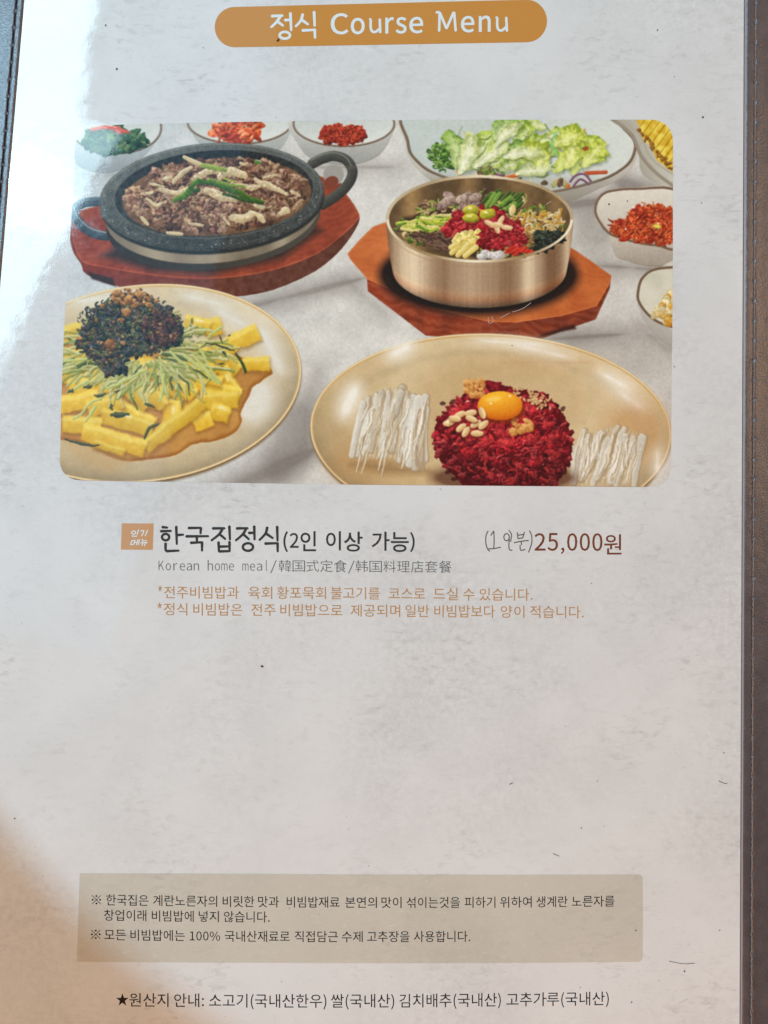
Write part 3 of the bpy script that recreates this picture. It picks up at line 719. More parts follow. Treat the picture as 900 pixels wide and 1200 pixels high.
    for e in ((590, 470, 110, 60, .3), (450, 520, 60, 40, .28), (710, 545, 50, 30, .25)): ell(*e[:4], C(176, 138, 84), soft=30, a=e[4])
    B7 = lambda p: T(p, 350, 380, 2)
    poly(B7([(120, 330), (160, 320), (300, 340), (320, 350), (200, 350)]), C(150, 116, 76), soft=8, a=.8)
    def radish(x0, y0, x1, y1, w=16, hi=(236, 231, 220)):
        x0 += rs.uniform(-5, 5); x1 += rs.uniform(-7, 7); y1 += rs.uniform(-14, 6)
        m = ((x0 + x1) / 2 + rs.uniform(-6, 6), (y0 + y1) / 2)
        pts = smooth(B7([(x0, y0), m, (x1, y1)]), 4, False)
        stroke([(a + 1.4, b + .8) for a, b in pts], w / 2, C(164, 140, 110), a=.6)
        stroke(pts, w / 2, (C(*hi) * .80, C(*hi) * rs.uniform(.92, 1.0)), taper=rs.uniform(.1, .6), a=.86)
        stroke([(a - w * .1, b) for a, b in pts[2:-2]], w / 10, C(252, 252, 250), a=.5)
    for pp in ([(150, 180), (200, 150), (255, 150), (300, 185), (300, 335), (262, 320), (200, 315), (130, 312)], [(665, 262), (745, 238), (808, 262), (800, 345), (770, 376), (650, 376), (640, 330)]):
        poly(B7(pp), lambda d, X, Y, sl: lerp(C(176, 156, 124), C(226, 216, 198), NZ[5][sl] * .5 + np.clip(np.sin(X * 1.3 + Y * .45 + NZ[10][sl] * 5) * .5 + .4, 0, 1) * .6), soft=4, a=.75, nz=2.5)
    for p in ((158, 172, 132, 315), (178, 165, 150, 300), (196, 160, 172, 308), (214, 158, 186, 290), (222, 175, 196, 312), (244, 148, 214, 300), (252, 160, 228, 325), (262, 180, 246, 300), (272, 170, 258, 318), (284, 175, 262, 330),
              (292, 170, 278, 338), (300, 200, 290, 320), (236, 160, 206, 250), (168, 200, 140, 290), (276, 230, 270, 335), (150, 185, 128, 318)):
        radish(*p, w=rs.uniform(13, 25), hi=(250, 248, 242) if rs.rand() < .7 else (232, 226, 212))
    for p in ((286, 200, 280, 335), (300, 185, 298, 340)): radish(*p, w=7, hi=(206, 176, 140))
    for p in ((672, 250, 650, 340), (680, 262, 660, 372), (705, 255, 675, 350), (720, 268, 690, 376), (745, 240, 712, 345), (760, 245, 735, 378), (765, 262, 748, 376), (800, 262, 770, 340), (806, 265, 785, 378), (780, 265, 760, 330), (735, 265, 705, 372), (650, 290, 640, 376), (700, 290, 670, 378)):
        radish(*p, w=rs.uniform(12, 20), hi=(242, 238, 228))
    for x0, x1, y0, y1, n in ((150, 300, 165, 330, 46), (655, 800, 252, 370, 40)):
        for k in range(n):
            x = rs.uniform(x0, x1); y = rs.uniform(y0, y1 - 60); q = rs.uniform(35, 90)
            pts = smooth(B7([(x, y), (x - q * .12 + rs.uniform(-4, 4), y + q * .5), (x - q * .25 + rs.uniform(-8, 8), y + q)]), 3, False)
            stroke([(u + .9, v + .5) for u, v in pts], 1.8, C(150, 128, 98), a=.45)
            stroke(pts, rs.uniform(1.2, 3), C(*[(250, 248, 242), (236, 228, 210), (222, 210, 186)][rs.randint(3)]), a=.8, taper=.6)
    ell(590, 560, 86, 22, C(90, 50, 34), soft=12, a=.8)
    mr = [(C(78, 6, 14), C(172, 30, 44)), (C(96, 10, 18), C(192, 50, 60)), (C(60, 4, 10), C(146, 22, 34)), (C(110, 16, 24), C(206, 84, 84)), (C(50, 4, 10), C(120, 14, 26))]
    poly(O_BEEF, C(84, 8, 14), nz=2.5, sm=3)
    clumps(420, InPoly(O_BEEF), (2, 4.4), mr, (1, 2.2), .35, .6)
    shreds(420, InPoly([(516, 512), (522, 492), (540, 472), (578, 455), (630, 466), (652, 486), (664, 516), (656, 556), (640, 570), (556, 570), (520, 536)]), (5, 12), (2, 3.8), mr + [(C(120, 14, 20), C(220, 70, 66))], .8)
    clumps(12, InPoly(O_BEEF), (.5, 1.0), [(C(220, 120, 110), C(255, 220, 210))], (1, 2), .3, .1)
    clumps(46, InPoly([(522, 505), (540, 478), (578, 462), (630, 472), (652, 496), (656, 530), (620, 548), (550, 545)]), (3.4, 6.5), [(C(110, 12, 20), C(206, 58, 62)), (C(90, 8, 16), C(188, 40, 52)), (C(110, 16, 24), C(196, 62, 62))], (1, 1.8), .35, .6, a=.85)
    slb = box(505, 448, 675, 575)
    db = poly_sd(XX[slb], YY[slb], O_BEEF)
    shb = 1.12 - .42 * np.clip((YY[slb] - 500) / 70, 0, 1) * np.clip(.5 + np.abs(XX[slb] - 590) / 120, 0, 1) + .18 * np.exp(-((XX[slb] - 600) / 45) ** 2 - ((YY[slb] - 515) / 22) ** 2)
    IMG[slb] = np.where((db < 0)[..., None], IMG[slb] * shb[..., None], IMG[slb])
    for k in range(24):
        x, y = rs.uniform(512, 668), rs.uniform(470, 566)
        blob(x, y, 3.5, 2.4, C(30, 4, 8), C(70, 10, 16), rs.uniform(-60, 60), .3, a=.7)
    for k in range(90):
        x, y = rs.uniform(503, 590), rs.uniform(148, 200)
        if not (x - 500) * .35 + 142 < y < (x - 500) * .5 + 165: continue
        ell(*B7([(x, y)])[0], 2, 1.2, lambda u, v, sl: lerp(C(150, 110, 60), C(240, 216, 160), .6 - v * .6), rot=rs.uniform(0, 180))
    for x, y in ((413, 150), (521, 240)):
        for k in range(26):
            a = rs.uniform(0, 6.28); r0 = rs.rand() ** .6
            blob(*B7([(x + 26 * r0 * math.cos(a), y + 20 * r0 * math.sin(a))])[0], rs.uniform(3, 5.5), rs.uniform(2.5, 4), C(176, 104, 40), C(240, 190, 116), rs.uniform(0, 90), .25)
    ell(588, 480, 27.5, 17, C(120, 40, 10), soft=3, a=.8)
    ell(586, 475.5, 26.5, 17, lambda u, v, sl: lerp(C(206, 96, 6), C(252, 186, 44), .72 - v * .55 - u * .12 - (u * u + v * v) ** 2 * .35))
    ell(578, 468, 9, 3.4, C(255, 214, 110), rot=-8, soft=3, a=.8)
    for x, y in ((450, 186), (495, 168)): ell(*B7([(x, y)])[0], 1.4, 1, C(255, 250, 230))
    for x, y, r in ((352, 230, -10), (378, 212, -25), (403, 208, -10), (380, 243, -40), (392, 253, -60), (415, 234, -30), (418, 256, 0), (433, 236, -40), (430, 208, 70), (366, 222, 10), (405, 222, 20)):
        x, y = B7([(x, y)])[0]
        ell(x + .8, y + 1.4, 7.6, 4, C(90, 30, 16), rot=r, soft=1.5, a=.7)
        ell(x, y, 7.4, 3.8, lambda u, v, sl: lerp(C(190, 140, 84), C(250, 228, 180), .62 - v * .5), rot=r)
    # ---- nothing grown or cut is geometric: bend the food a little, keep the crockery true
    m = np.zeros((H_, W_), np.float32)
    for e in ((254, 229, 100, 36, -4), (200, 452, 112, 78, -10), (150, 470, 70, 70, 0), (590, 512, 76, 56, 0), (456, 505, 44, 46, 0), (712, 536, 44, 38, 0), (600, 178, 92, 34, 0), (562, 262, 88, 30, 0), (770, 265, 44, 20, 0), (785, 360, 16, 18, 0), (134, 164, 34, 14, 0), (277, 152, 26, 12, 0), (400, 158, 26, 10, 0)):
        d, _, _ = ell_d(XX, YY, *e)
        m = np.maximum(m, np.clip(-d / 5, 0, 1))
    for x, y, rx, ry in ((586, 476, 29, 19), (556, 478, 30, 34), (562, 228, 26, 14), (584, 262, 18, 9), (610, 500, 12, 11)):
        d, _, _ = ell_d(XX, YY, x, y, rx, ry); m *= np.clip(d / 3, .15, 1)
    a1, a2, a3, a4 = (vnoise(c_, 90 + i) - .5 for i, c_ in enumerate((11, 11, 3.2, 3.2)))
    dx = (a1 * 3.4 + a3 * .7) * m * S + a3 * .4; dy = (a2 * 3.4 + a4 * .7) * m * S + a4 * .4
    iy, ix = np.mgrid[0:H_, 0:W_].astype(np.float32)
    u = np.clip(ix + dx, 0, W_ - 1.01); v = np.clip(iy + dy, 0, H_ - 1.01)
    ui, vi = u.astype(int), v.astype(int); fu, fv = (u - ui)[..., None], (v - vi)[..., None]
    IMG = (IMG[vi, ui] * (1 - fu) + IMG[vi, ui + 1] * fu) * (1 - fv) + (IMG[vi + 1, ui] * (1 - fu) + IMG[vi + 1, ui + 1] * fu) * fv
    tx = np.zeros((H_, W_), np.float32)
    for e in ((254, 229, 100, 36, -4), (590, 512, 76, 56, 0), (562, 262, 80, 28, 0), (770, 265, 44, 20, 0), (130, 385, 60, 45, 0)):
        d, _, _ = ell_d(XX, YY, *e)
        tx = np.maximum(tx, np.clip(-d / 5, 0, 1))
    tx = np.minimum(tx, m) * .8 + m * .12
    IMG = IMG * (1 + (tx * ((NZ[1.2] - .5) * .22 + (NZ[2.5] - .5) * .18 + (NZ[5] - .5) * .12))[..., None])
    # warm, slightly faded ink
    IMG = (IMG - .5) * .97 + .5
    IMG *= np.array([1.03, 1.0, .95], np.float32)
    # ---- a light print softness and grain
    k = np.array([.2, .6, .2], np.float32)
    for ax in (0, 1):
        IMG[:] = k[0] * np.roll(IMG, 1, ax) + k[1] * IMG + k[2] * np.roll(IMG, -1, ax)
    IMG += ((NZ[.6] - .5) * .035 + (NZ[2.5] - .5) * .02)[..., None]
    np.clip(IMG, 0.01, 1, out=IMG)


paint()
# ------------------------------------------------------------------ helpers
COL = SC.collection


def P(px, py, h=0.0):
    x, y = P0(px, py, h)
    return x, y


def link(name, me, mat=None, parent=None, label=None, cat=None, kind=None, group=None):
    o = bpy.data.objects.new(name, me)
    COL.objects.link(o)
    if mat is not None and me is not None:
        me.materials.append(mat)
    if parent is not None: o.parent = parent
    if label: o['label'] = label
    if cat: o['category'] = cat
    if kind: o['kind'] = kind
    if group: o['group'] = group
    return o


def mesh(name, V, F, smooth_=False):
    me = bpy.data.meshes.new(name)
    me.from_pydata([tuple(map(float, v)) for v in V], [], F)
    me.update()
    if smooth_: me.polygons.foreach_set('use_smooth', [True] * len(me.polygons))
    return me


class NT:
    """tiny node-tree writer"""
    def __init__(s, name):
        s.m = bpy.data.materials.new(name); s.m.use_nodes = True
        s.t = s.m.node_tree; s.b = s.t.nodes['Principled BSDF']
    def n(s, typ, **kw):
        nd = s.t.nodes.new(typ)
        ins = kw.pop('i', {})
        for k, v in kw.items(): setattr(nd, k, v)
        for k, v in ins.items():
            if hasattr(v, 'is_output'): s.t.links.new(v, nd.inputs[k])
            else: nd.inputs[k].default_value = v
        return nd
    def l(s, a, b): s.t.links.new(a, b)
    def noise(s, vec, scale, detail=4, rough=.55, dist=0., o=0):
        return s.n('ShaderNodeTexNoise', i={'Vector': vec, 'Scale': scale, 'Detail': detail, 'Roughness': rough, 'Distortion': dist}).outputs[o]
    def ramp(s, f, a, b, lo=0., hi=1.):
        return s.n('ShaderNodeMapRange', i={0: f, 1: a, 2: b, 3: lo, 4: hi}).outputs[0]
    def mix(s, f, a, b, mode='MIX'):
        nd = s.t.nodes.new('ShaderNodeMix'); nd.data_type = 'RGBA'; nd.blend_type = mode
        for k, v in ((0, f), (6, a), (7, b)):
            if hasattr(v, 'is_output'): s.t.links.new(v, nd.inputs[k])
            else: nd.inputs[k].default_value = v
        return nd.outputs[2]
    def math(s, op, a, b=0.):
        return s.n('ShaderNodeMath', operation=op, i={0: a, 1: b}).outputs[0]
    def pos(s, sc=(1000, 1000, 1000)):
        g = s.n('ShaderNodeNewGeometry').outputs['Position']
        return s.n('ShaderNodeVectorMath', operation='MULTIPLY', i={0: g, 1: sc}).outputs[0]


def srgb(r, g, b, k=1.):
    f = lambda c: ((c / 255 + .055) / 1.055) ** 2.4 if c > 10 else c / 255 / 12.92
    return (f(r) * k, f(g) * k, f(b) * k, 1)


def film(t):
    """the clear film that lies on everything printed: glossy, a little wavy, finely scratched"""
    p = t.pos()
    b = t.b
    b.inputs['Roughness'].default_value = .75
    b.inputs['Specular IOR Level'].default_value = .15
    b.inputs['Coat Weight'].default_value = 1.0
    b.inputs['Coat IOR'].default_value = 1.8
    hz = t.noise(p, .25, 3, .6)
    b.inputs['Coat Roughness'].default_value = .06
    t.l(t.ramp(hz, .3, .7, .02, .07), b.inputs['Coat Roughness'])
    big = t.noise(p, .022, 1, .4)
    mid = t.noise(p, .10, 2, .5)
    tiny = t.noise(p, 1.3, 3, .6)
    h = t.math('ADD', t.math('MULTIPLY', big, .22), t.math('MULTIPLY', mid, .035))
    h = t.math('ADD', h, t.math('MULTIPLY', tiny, .004))
    bp = t.n('ShaderNodeBump', i={'Strength': 1.0, 'Distance': .001, 'Height': h})
    t.l(bp.outputs[0], b.inputs['Coat Normal'])
    bp2 = t.n('ShaderNodeBump', i={'Strength': .3, 'Distance': .0001, 'Height': tiny})
    t.l(bp2.outputs[0], b.inputs['Normal'])
    return t


def stone_print(t, base, amt=1.):
    """colour of the plaster-like pattern printed on the paper"""
    p = t.pos()
    pw = t.pos((700, 1500, 1000))
    cl = t.ramp(t.noise(p, .035, 6, .62, .3), .42, .66)
    area_ = t.ramp(t.noise(p, .055, 4, .6), .44, .60)
    fine = t.noise(pw, .33, 5, .60, .7)
    k = t.math('MULTIPLY', t.ramp(fine, .50, .70), area_)
    gate = t.ramp(t.noise(p, .019, 2, .5, .5), .38, .60, .30, 1.0)
    k = t.math('MULTIPLY', k, gate)
    k2 = t.math('MULTIPLY', t.ramp(t.noise(pw, .9, 5, .7, .4), .56, .68), t.ramp(fine, .42, .6))
    wide = t.ramp(t.noise(p, .014, 3, .55, .4), .42, .62)
    mott = t.ramp(t.noise(p, .5, 5, .7, .3), .36, .62)
    k2 = t.math('MULTIPLY', k2, gate)
    c = t.mix(t.math('MULTIPLY', t.math('MULTIPLY', wide, mott), .34 * amt), base, tuple(x * .62 for x in base[:3]) + (1,))
    c = t.mix(t.math('MULTIPLY', cl, .17 * amt), c, tuple(x * .60 for x in base[:3]) + (1,))
    c = t.mix(t.math('MULTIPLY', k, .42 * amt), c, (.40, .375, .34, 1))
    c = t.mix(t.math('MULTIPLY', k2, .34 * amt), c, (.34, .31, .28, 1))
    lt = t.ramp(t.noise(pw, .7, 6, .7, .5), .56, .68)
    c = t.mix(t.math('MULTIPLY', lt, .22 * amt), c, (.93, .93, .92, 1))
    pit = t.ramp(t.noise(p, 1.1, 2, .5), .72, .77)
    c = t.mix(t.math('MULTIPLY', pit, .30 * amt), c, (.25, .22, .2, 1))
    return c


def print_mat(name, rgba, stone=0., grain=.0):
    t = film(NT(name))
    if stone:
        c = stone_print(t, rgba, stone)
    else:
        nz = t.noise(t.pos(), 3.0, 3, .6)
        c = t.mix(t.ramp(nz, .3, .7, 0, .25 + grain), rgba, tuple(min(1, x * 1.35 + .008) for x in rgba[:3]) + (1,))
    t.l(c, t.b.inputs['Base Color'])
    return t.m


M_PAPER = print_mat('printed_paper', (.81, .79, .765, 1), .95)
M_BOX = print_mat('beige_print', (.655, .60, .505, 1), .9)
M_ORANGE = print_mat('orange_print', (.62, .27, .055, 1))
M_BADGE = print_mat('salmon_print', (.62, .325, .145, 1))
M_PALE = print_mat('pale_lettering_print', (.78, .86, .85, 1))
M_DARK = print_mat('charcoal_lettering_print', (.045, .042, .042, 1))
M_DARK2 = print_mat('black_lettering_print', (.022, .010, .010, 1))
M_GREY = print_mat('grey_lettering_print', (.16, .155, .15, 1))
M_BROWN = print_mat('brown_lettering_print', (.20, .055, .022, 1))
M_TAN = print_mat('tan_lettering_print', (.53, .275, .10, 1))
M_PENCIL = print_mat('pencil_line', (.13, .115, .10, 1))


# the picture: resample the painting onto an even grid of the page plane, so that the mapping is plainly linear
def make_food_image():
    xs, ys = P([PX0, PX0 + PW, PX0, PX0 + PW], [PY0, PY0, PY0 + PH, PY0 + PH])
    x0, x1, y0, y1 = xs.min(), xs.max(), ys.min(), ys.max()
    gw, gh = W_, H_
    gx, gy = np.meshgrid(x0 + (np.arange(gw) + .5) / gw * (x1 - x0), y0 + (np.arange(gh) + .5) / gh * (y1 - y0))
    c, s = math.cos(TILT), math.sin(TILT)
    vx, vy, vz = gx - CAM[0], gy - CAM[1], -CAM[2]
    ly = vy * c + vz * s
    lz = -vy * s + vz * c
    px = 450 + FOC * vx / -lz
    py = 600 - FOC * ly / -lz
    u = np.clip((px - PX0) * S - .5, 0, W_ - 1.001); v = np.clip((py - PY0) * S - .5, 0, H_ - 1.001)
    ui, vi = u.astype(int), v.astype(int)
    fu, fv = (u - ui)[..., None], (v - vi)[..., None]
    A = (IMG[vi, ui] * (1 - fu) + IMG[vi, ui + 1] * fu) * (1 - fv) + (IMG[vi + 1, ui] * (1 - fu) + IMG[vi + 1, ui + 1] * fu) * fv
    im = bpy.data.images.new('food_picture_print', gw, gh)
    px4 = np.ones((gh, gw, 4), np.float32)
    px4[..., :3] = A
    im.pixels.foreach_set(px4.ravel())
    im.update()
    im.pack()
    return im, (x0, y0, x1, y1)


FOOD, FB4 = make_food_image()


def food_material():
    t = film(NT('food_picture_print'))
    g = t.n('ShaderNodeUVMap').outputs[0]
    im = t.n('ShaderNodeTexImage', image=FOOD, interpolation='Cubic', extension='EXTEND', i={0: g})
    gm = t.n('ShaderNodeMapRange', i={0: .5, 1: 0., 2: 1., 3: 0., 4: 1.})
    c = t.mix(1.0, im.outputs[0], (FOOD_GAIN, FOOD_GAIN, FOOD_GAIN, 1), 'MULTIPLY')
    t.l(c, t.b.inputs['Base Color'])
    return t.m


FOOD_GAIN = 1.16
M_FOOD = food_material()

# ------------------------------------------------------------------ the table and the leather cover
def box_mesh(name, x0, y0, x1, y1, z0, z1):
    V = [(x0, y0, z0), (x1, y0, z0), (x1, y1, z0), (x0, y1, z0), (x0, y0, z1), (x1, y0, z1), (x1, y1, z1), (x0, y1, z1)]
    return mesh(name, V, [(3, 2, 1, 0), (4, 5, 6, 7), (0, 1, 5, 4), (1, 2, 6, 5), (2, 3, 7, 6), (3, 0, 4, 7)])


def table_mat():
    t = NT('table_wood')
    p = t.pos((6, 60, 60))
    c = t.mix(t.noise(p, 1., 5, .6, .6), (.16, .08, .04, 1), (.30, .17, .09, 1))
    t.l(c, t.b.inputs['Base Color']); t.b.inputs['Roughness'].default_value = .4
    return t.m


def leather_mat():
    t = NT('brown_leather')
    p = t.pos()
    grain = t.n('ShaderNodeTexVoronoi', feature='SMOOTH_F1', i={'Vector': p, 'Scale': 2.6, 'Smoothness': .4}).outputs['Distance']
    nz = t.noise(p, 1.4, 4, .6)
    wr = t.noise(t.pos((1000, 500, 1000)), .25, 3, .5)
    c = t.mix(t.ramp(t.noise(p, .2, 4, .6), .3, .7), (.056, .046, .052, 1), (.086, .073, .080, 1))
    c = t.mix(t.ramp(nz, .55, .8, 0, .3), c, (.17, .11, .09, 1))
    t.l(c, t.b.inputs['Base Color'])
    t.b.inputs['Roughness'].default_value = .58
    t.b.inputs['Specular IOR Level'].default_value = .55
    t.b.inputs['Coat Weight'].default_value = .75
    t.b.inputs['Coat Roughness'].default_value = .34
    t.b.inputs['Coat IOR'].default_value = 1.6
    h = t.math('ADD', t.math('MULTIPLY', grain, .06), t.math('ADD', t.math('MULTIPLY', nz, .09), t.math('MULTIPLY', wr, .25)))
    bp = t.n('ShaderNodeBump', i={'Strength': .8, 'Distance': .001, 'Height': h})
    t.l(bp.outputs[0], t.b.inputs['Normal']); t.l(bp.outputs[0], t.b.inputs['Coat Normal'])
    return t.m


def thread_mat(name, a, b):
    t = NT(name)
    p = t.pos()
    w_ = t.n('ShaderNodeTexWave', bands_direction='DIAGONAL', i={'Vector': p, 'Scale': 1.1, 'Distortion': 1.2, 'Detail': 1.}).outputs['Fac']
    t.l(t.mix(w_, a, b), t.b.inputs['Base Color'])
    t.b.inputs['Roughness'].default_value = .75; t.b.inputs['Specular IOR Level'].default_value = .2
    bp = t.n('ShaderNodeBump', i={'Strength': 1., 'Distance': .0002, 'Height': w_})
    t.l(bp.outputs[0], t.b.inputs['Normal'])
    return t.m


M_LEATHER = leather_mat()
M_THREAD = thread_mat('brown_thread', (.18, .12, .10, 1), (.55, .42, .37, 1))
M_THREAD_D = thread_mat('dark_thread', (.02, .008, .01, 1), (.06, .025, .03, 1))
t = NT('clear_film_rim')
t.b.inputs['Base Color'].default_value = (.42, .34, .33, 1)
t.b.inputs['Roughness'].default_value = .22
t.b.inputs['Coat Weight'].default_value = .6
M_RIM = t.m
t = NT('dark_gap_lining')
t.b.inputs['Base Color'].default_value = (.03, .022, .026, 1)
t.b.inputs['Roughness'].default_value = .5
M_LINING = t.m

ta = link('table_top', box_mesh('table_top', -1.2, -1.0, 1.2, 1.0, -.034, -.0045), table_mat(), kind='structure')

cover = link('menu_cover', None, label='brown leather menu cover with stitched edges holding the printed page', cat='menu cover')
cover.empty_display_size = .05
YT, YB = -130, 1330       # the cover's ends, just outside the picture
xl, yt = P(-55, YT); xr, yb = P(958, YB)
link('cover_board', box_mesh('cover_board', float(xl), float(yb), float(xr), float(yt), -.0045, -.0012), M_LEATHER, cover)
xl, yt = P(-20, YT + 12); xr, yb = P(886, YB - 12)
link('lining', box_mesh('lining', float(xl), float(yb), float(xr), float(yt), -.0011, -.0006), M_LINING, cover)

PXM = DIST / FOC          # metres per photo pixel on the page


def edge_right(py): return 874.6 - .0042 * py
def edge_left(py): return 27.2 - .086 * py + .000004 * py * py


def binding(edge, sgn, st_u, width, st_pos, us):
    """leather strip: profile across (u px from the page edge), with a sewn groove and a dent at each needle hole"""
    n = int((YB - YT) / 1.6)
    ts = np.linspace(YT, YB, n)
    U, TT = np.meshgrid(us, ts)
    sp_ = np.array(st_pos)
    dn = np.min(np.abs(TT[..., None] - sp_[None, None, :]), axis=2)
    r = np.random.RandomState(3)
    h = .48 * np.clip(U / 2.2, 0, 1) ** .5
    puff = np.exp(-((U - st_u * .5) / (st_u * .5)) ** 2) * .10
    h = h + puff
    h -= .20 * np.exp(-((U - st_u) / 1.3) ** 2)                                    # groove
    h -= .20 * np.exp(-((U - st_u) / 2.4) ** 2) * np.exp(-(dn / 2.4) ** 2)         # needle holes
    h += .06 * np.exp(-((U - st_u + 3.2) / 1.7) ** 2) * np.exp(-(dn / 2.2) ** 2)   # pushed up beside the hole
    h -= .10 * np.clip((U - st_u) / 10, 0, 1)
    h -= .9 * np.clip((U - (width - 8)) / 8, 0, 1) ** 2
    h += .05 * np.sin(TT * .021 + 1) + .03 * np.sin(TT * .067)
    z = h * .001 - .0002
    X, Y = P(edge(TT) + sgn * U, TT, .0007)
    V = np.stack([X, Y, z], -1).reshape(-1, 3)
    m = len(us)
    F = []
    for j in range(n - 1):
        for i in range(m - 1):
            a = j * m + i
            F.append((a, a + 1, a + m + 1, a + m) if sgn < 0 else (a, a + m, a + m + 1, a + 1))
    # side wall down to the board
    k = len(V)
    out = V.reshape(n, m, 3)[:, -1].copy(); out[:, 2] = -.0012
    inn = V.reshape(n, m, 3)[:, 0].copy(); inn[:, 2] = -.0006
    V = np.vstack([V, out, inn])
    for j in range(n - 1):
        a, b = j * m + m - 1, (j + 1) * m + m - 1
        F.append((a, b, k + j + 1, k + j) if sgn > 0 else (a, k + j, k + j + 1, b))
        a, b = j * m, (j + 1) * m
        F.append((a, k + n + j, k + n + j + 1, b) if sgn > 0 else (a, b, k + n + j + 1, k + n + j))
    me = mesh('leather_binding', V, F, True)
    return link('leather_binding', me, M_LEATHER, cover)


rr = np.random.RandomState(5)
ST_R = [2.5 + 23.25 * k for k in range(-5, 58)]
ST_L = [11 + 20.05 * k for k in range(-7, 66)]
us = np.concatenate([np.linspace(0, 4, 8), np.linspace(4.6, 18, 26), np.linspace(20, 78, 18)])
binding(edge_right, 1, 11.6, 78, ST_R, us)
us = np.concatenate([np.linspace(0, 3, 7), np.linspace(3.6, 14, 22), np.linspace(16, 70, 18)])
binding(edge_left, -1, 8.8, 70, ST_L, us)


def thread_mesh(L, w, seed):
    """one stitch: a twisted thread that dives into the leather at both ends"""
    r = np.random.RandomState(seed)
    n, m = 11, 6
    V, F = [], []
    for i in range(n):
        t_ = i / (n - 1)
        q = abs(2 * t_ - 1)
        zc = .00042 - .00062 * q ** 5
        rad = w * (1 - .35 * q ** 4) * (1 + .16 * math.sin(i * 2.2))
        for j in range(m):
            a = 6.2832 * j / m + i * .7
            V.append((rad * math.cos(a) + w * .25 * math.sin(i * 2.2 + seed), (t_ - .5) * L, zc + rad * .8 * math.sin(a)))
        if i:
            for j in range(m):
                a, b = (i - 1) * m + j, (i - 1) * m + (j + 1) % m
                F.append((a, b, b + m, a + m))
    F += [tuple(range(m))[::-1], tuple(range((n - 1) * m, n * m))]
    return mesh('stitch', V, F, True)


def sew(edge, sgn, u, st, w, mat, seeds):
    mm = []
    for s in seeds:
        me = thread_mesh((st[1] - st[0]) * PXM * 1.0, w, s); me.materials.append(mat); mm.append(me)
    for k in range(len(st) - 1):
        ym = (st[k] + st[k + 1]) / 2
        if ym < -40 or ym > 1240: continue
        a = P(edge(st[k]) + sgn * u, st[k], .0007); b = P(edge(st[k + 1]) + sgn * u, st[k + 1], .0007)
        if max(edge(ym) + sgn * u, 0) == 0 and sgn < 0 and edge(ym) - u < -25: continue
        o = link('stitch', mm[k % len(mm)], None, cover)
        o.location = ((a[0] + b[0]) / 2, (a[1] + b[1]) / 2, -.00002)
        o.rotation_euler = (0, 0, math.atan2(b[1] - a[1], b[0] - a[0]) + math.pi / 2 + rr.uniform(-.02, .02))


sew(edge_right, 1, 11.6, ST_R, .00030, M_THREAD, (1, 2, 3))
sew(edge_left, -1, 8.8, ST_L, .00019, M_THREAD_D, (4, 5))


def strip(name, f0, f1, z, mat, y0, y1, n=150, th=.0003, label=None):
    """a thin rim that runs along the page"""
    V, F = [], []
    for j in range(n + 1):
        y = y0 + (y1 - y0) * j / n
        q = .25 * math.sin(j * .9) * 0.6
        for f, zz in ((f0, z - th), (f0, z), (f1, z), (f1, z - th)):
            X, Y = P(f(y) + q * .3, y, z)
            V.append((float(X), float(Y), zz))
        if j:
            a = 4 * (j - 1)
            for k in range(3): F.append((a + k, a + k + 1, a + k + 5, a + k + 4))
    return link(name, mesh(name, V, F), mat, cover, label=label)


strip('film_rim', lambda y: edge_right(y) - 1.5, lambda y: edge_right(y) + .2, .00032, M_RIM, YT + 13, YB - 13, th=.0009, label='pale edge of the clear film')
for nm, ya, yb_ in (('leather_binding', YT, YT + 40), ('leather_binding', YB - 40, YB)):
    X0, Y0 = P(-40, ya, 0); X1, Y1 = P(930, yb_, 0)
    link(nm, box_mesh(nm, float(X0), float(Y1), float(X1), float(Y0), -.0006, .0004), M_LEATHER, cover)

# ------------------------------------------------------------------ the page
page = link('menu_page', None, label='glossy film-covered menu page with food picture and Korean lettering', cat='menu page')
page.empty_display_size = .03


def sheet(name, pts, z, mat, parent, label=None, uv=False):
    V = []
    for x, y in pts:
        X, Y = P(x, y)
        V.append((float(X), float(Y), z))
    # orientation up
    A = sum(V[i - 1][0] * V[i][1] - V[i][0] * V[i - 1][1] for i in range(len(V)))
    idx = list(range(len(V)))
    if A < 0: idx = idx[::-1]
    me = mesh(name, V, [tuple(idx)])
    o = link(name, me, mat, parent, label=label)
    if uv:
        l = me.uv_layers.new(name='UVMap')
        x0, y0, x1, y1 = FB4
        for lp in me.loops:
            v = me.vertices[lp.vertex_index].co
            l.data[lp.index].uv = ((v.x - x0) / (x1 - x0), (v.y - y0) / (y1 - y0))
    return o


ys_ = np.linspace(YT + 14, YB - 14, 80)
outer = [(edge_right(y) - 2.9, y) for y in ys_] + [(max(edge_left(y) + 1.4, -19), y) for y in ys_[::-1]]
o = sheet('paper', outer, 0., M_PAPER, page)
# give the sheet its thickness
V = [tuple(v.co) for v in o.data.vertices]; n = len(V)
V2 = V + [(x, y, -.0005) for x, y, z in V]
fs = list(o.data.polygons[0].vertices)
F = [tuple(fs)] + [(fs[i], n + fs[i], n + fs[(i + 1) % n], fs[(i + 1) % n]) for i in range(n)]
o.data = mesh('paper', V2, F); o.data.materials.append(M_PAPER)

L1, L2, L3 = .00004, .00008, .00012


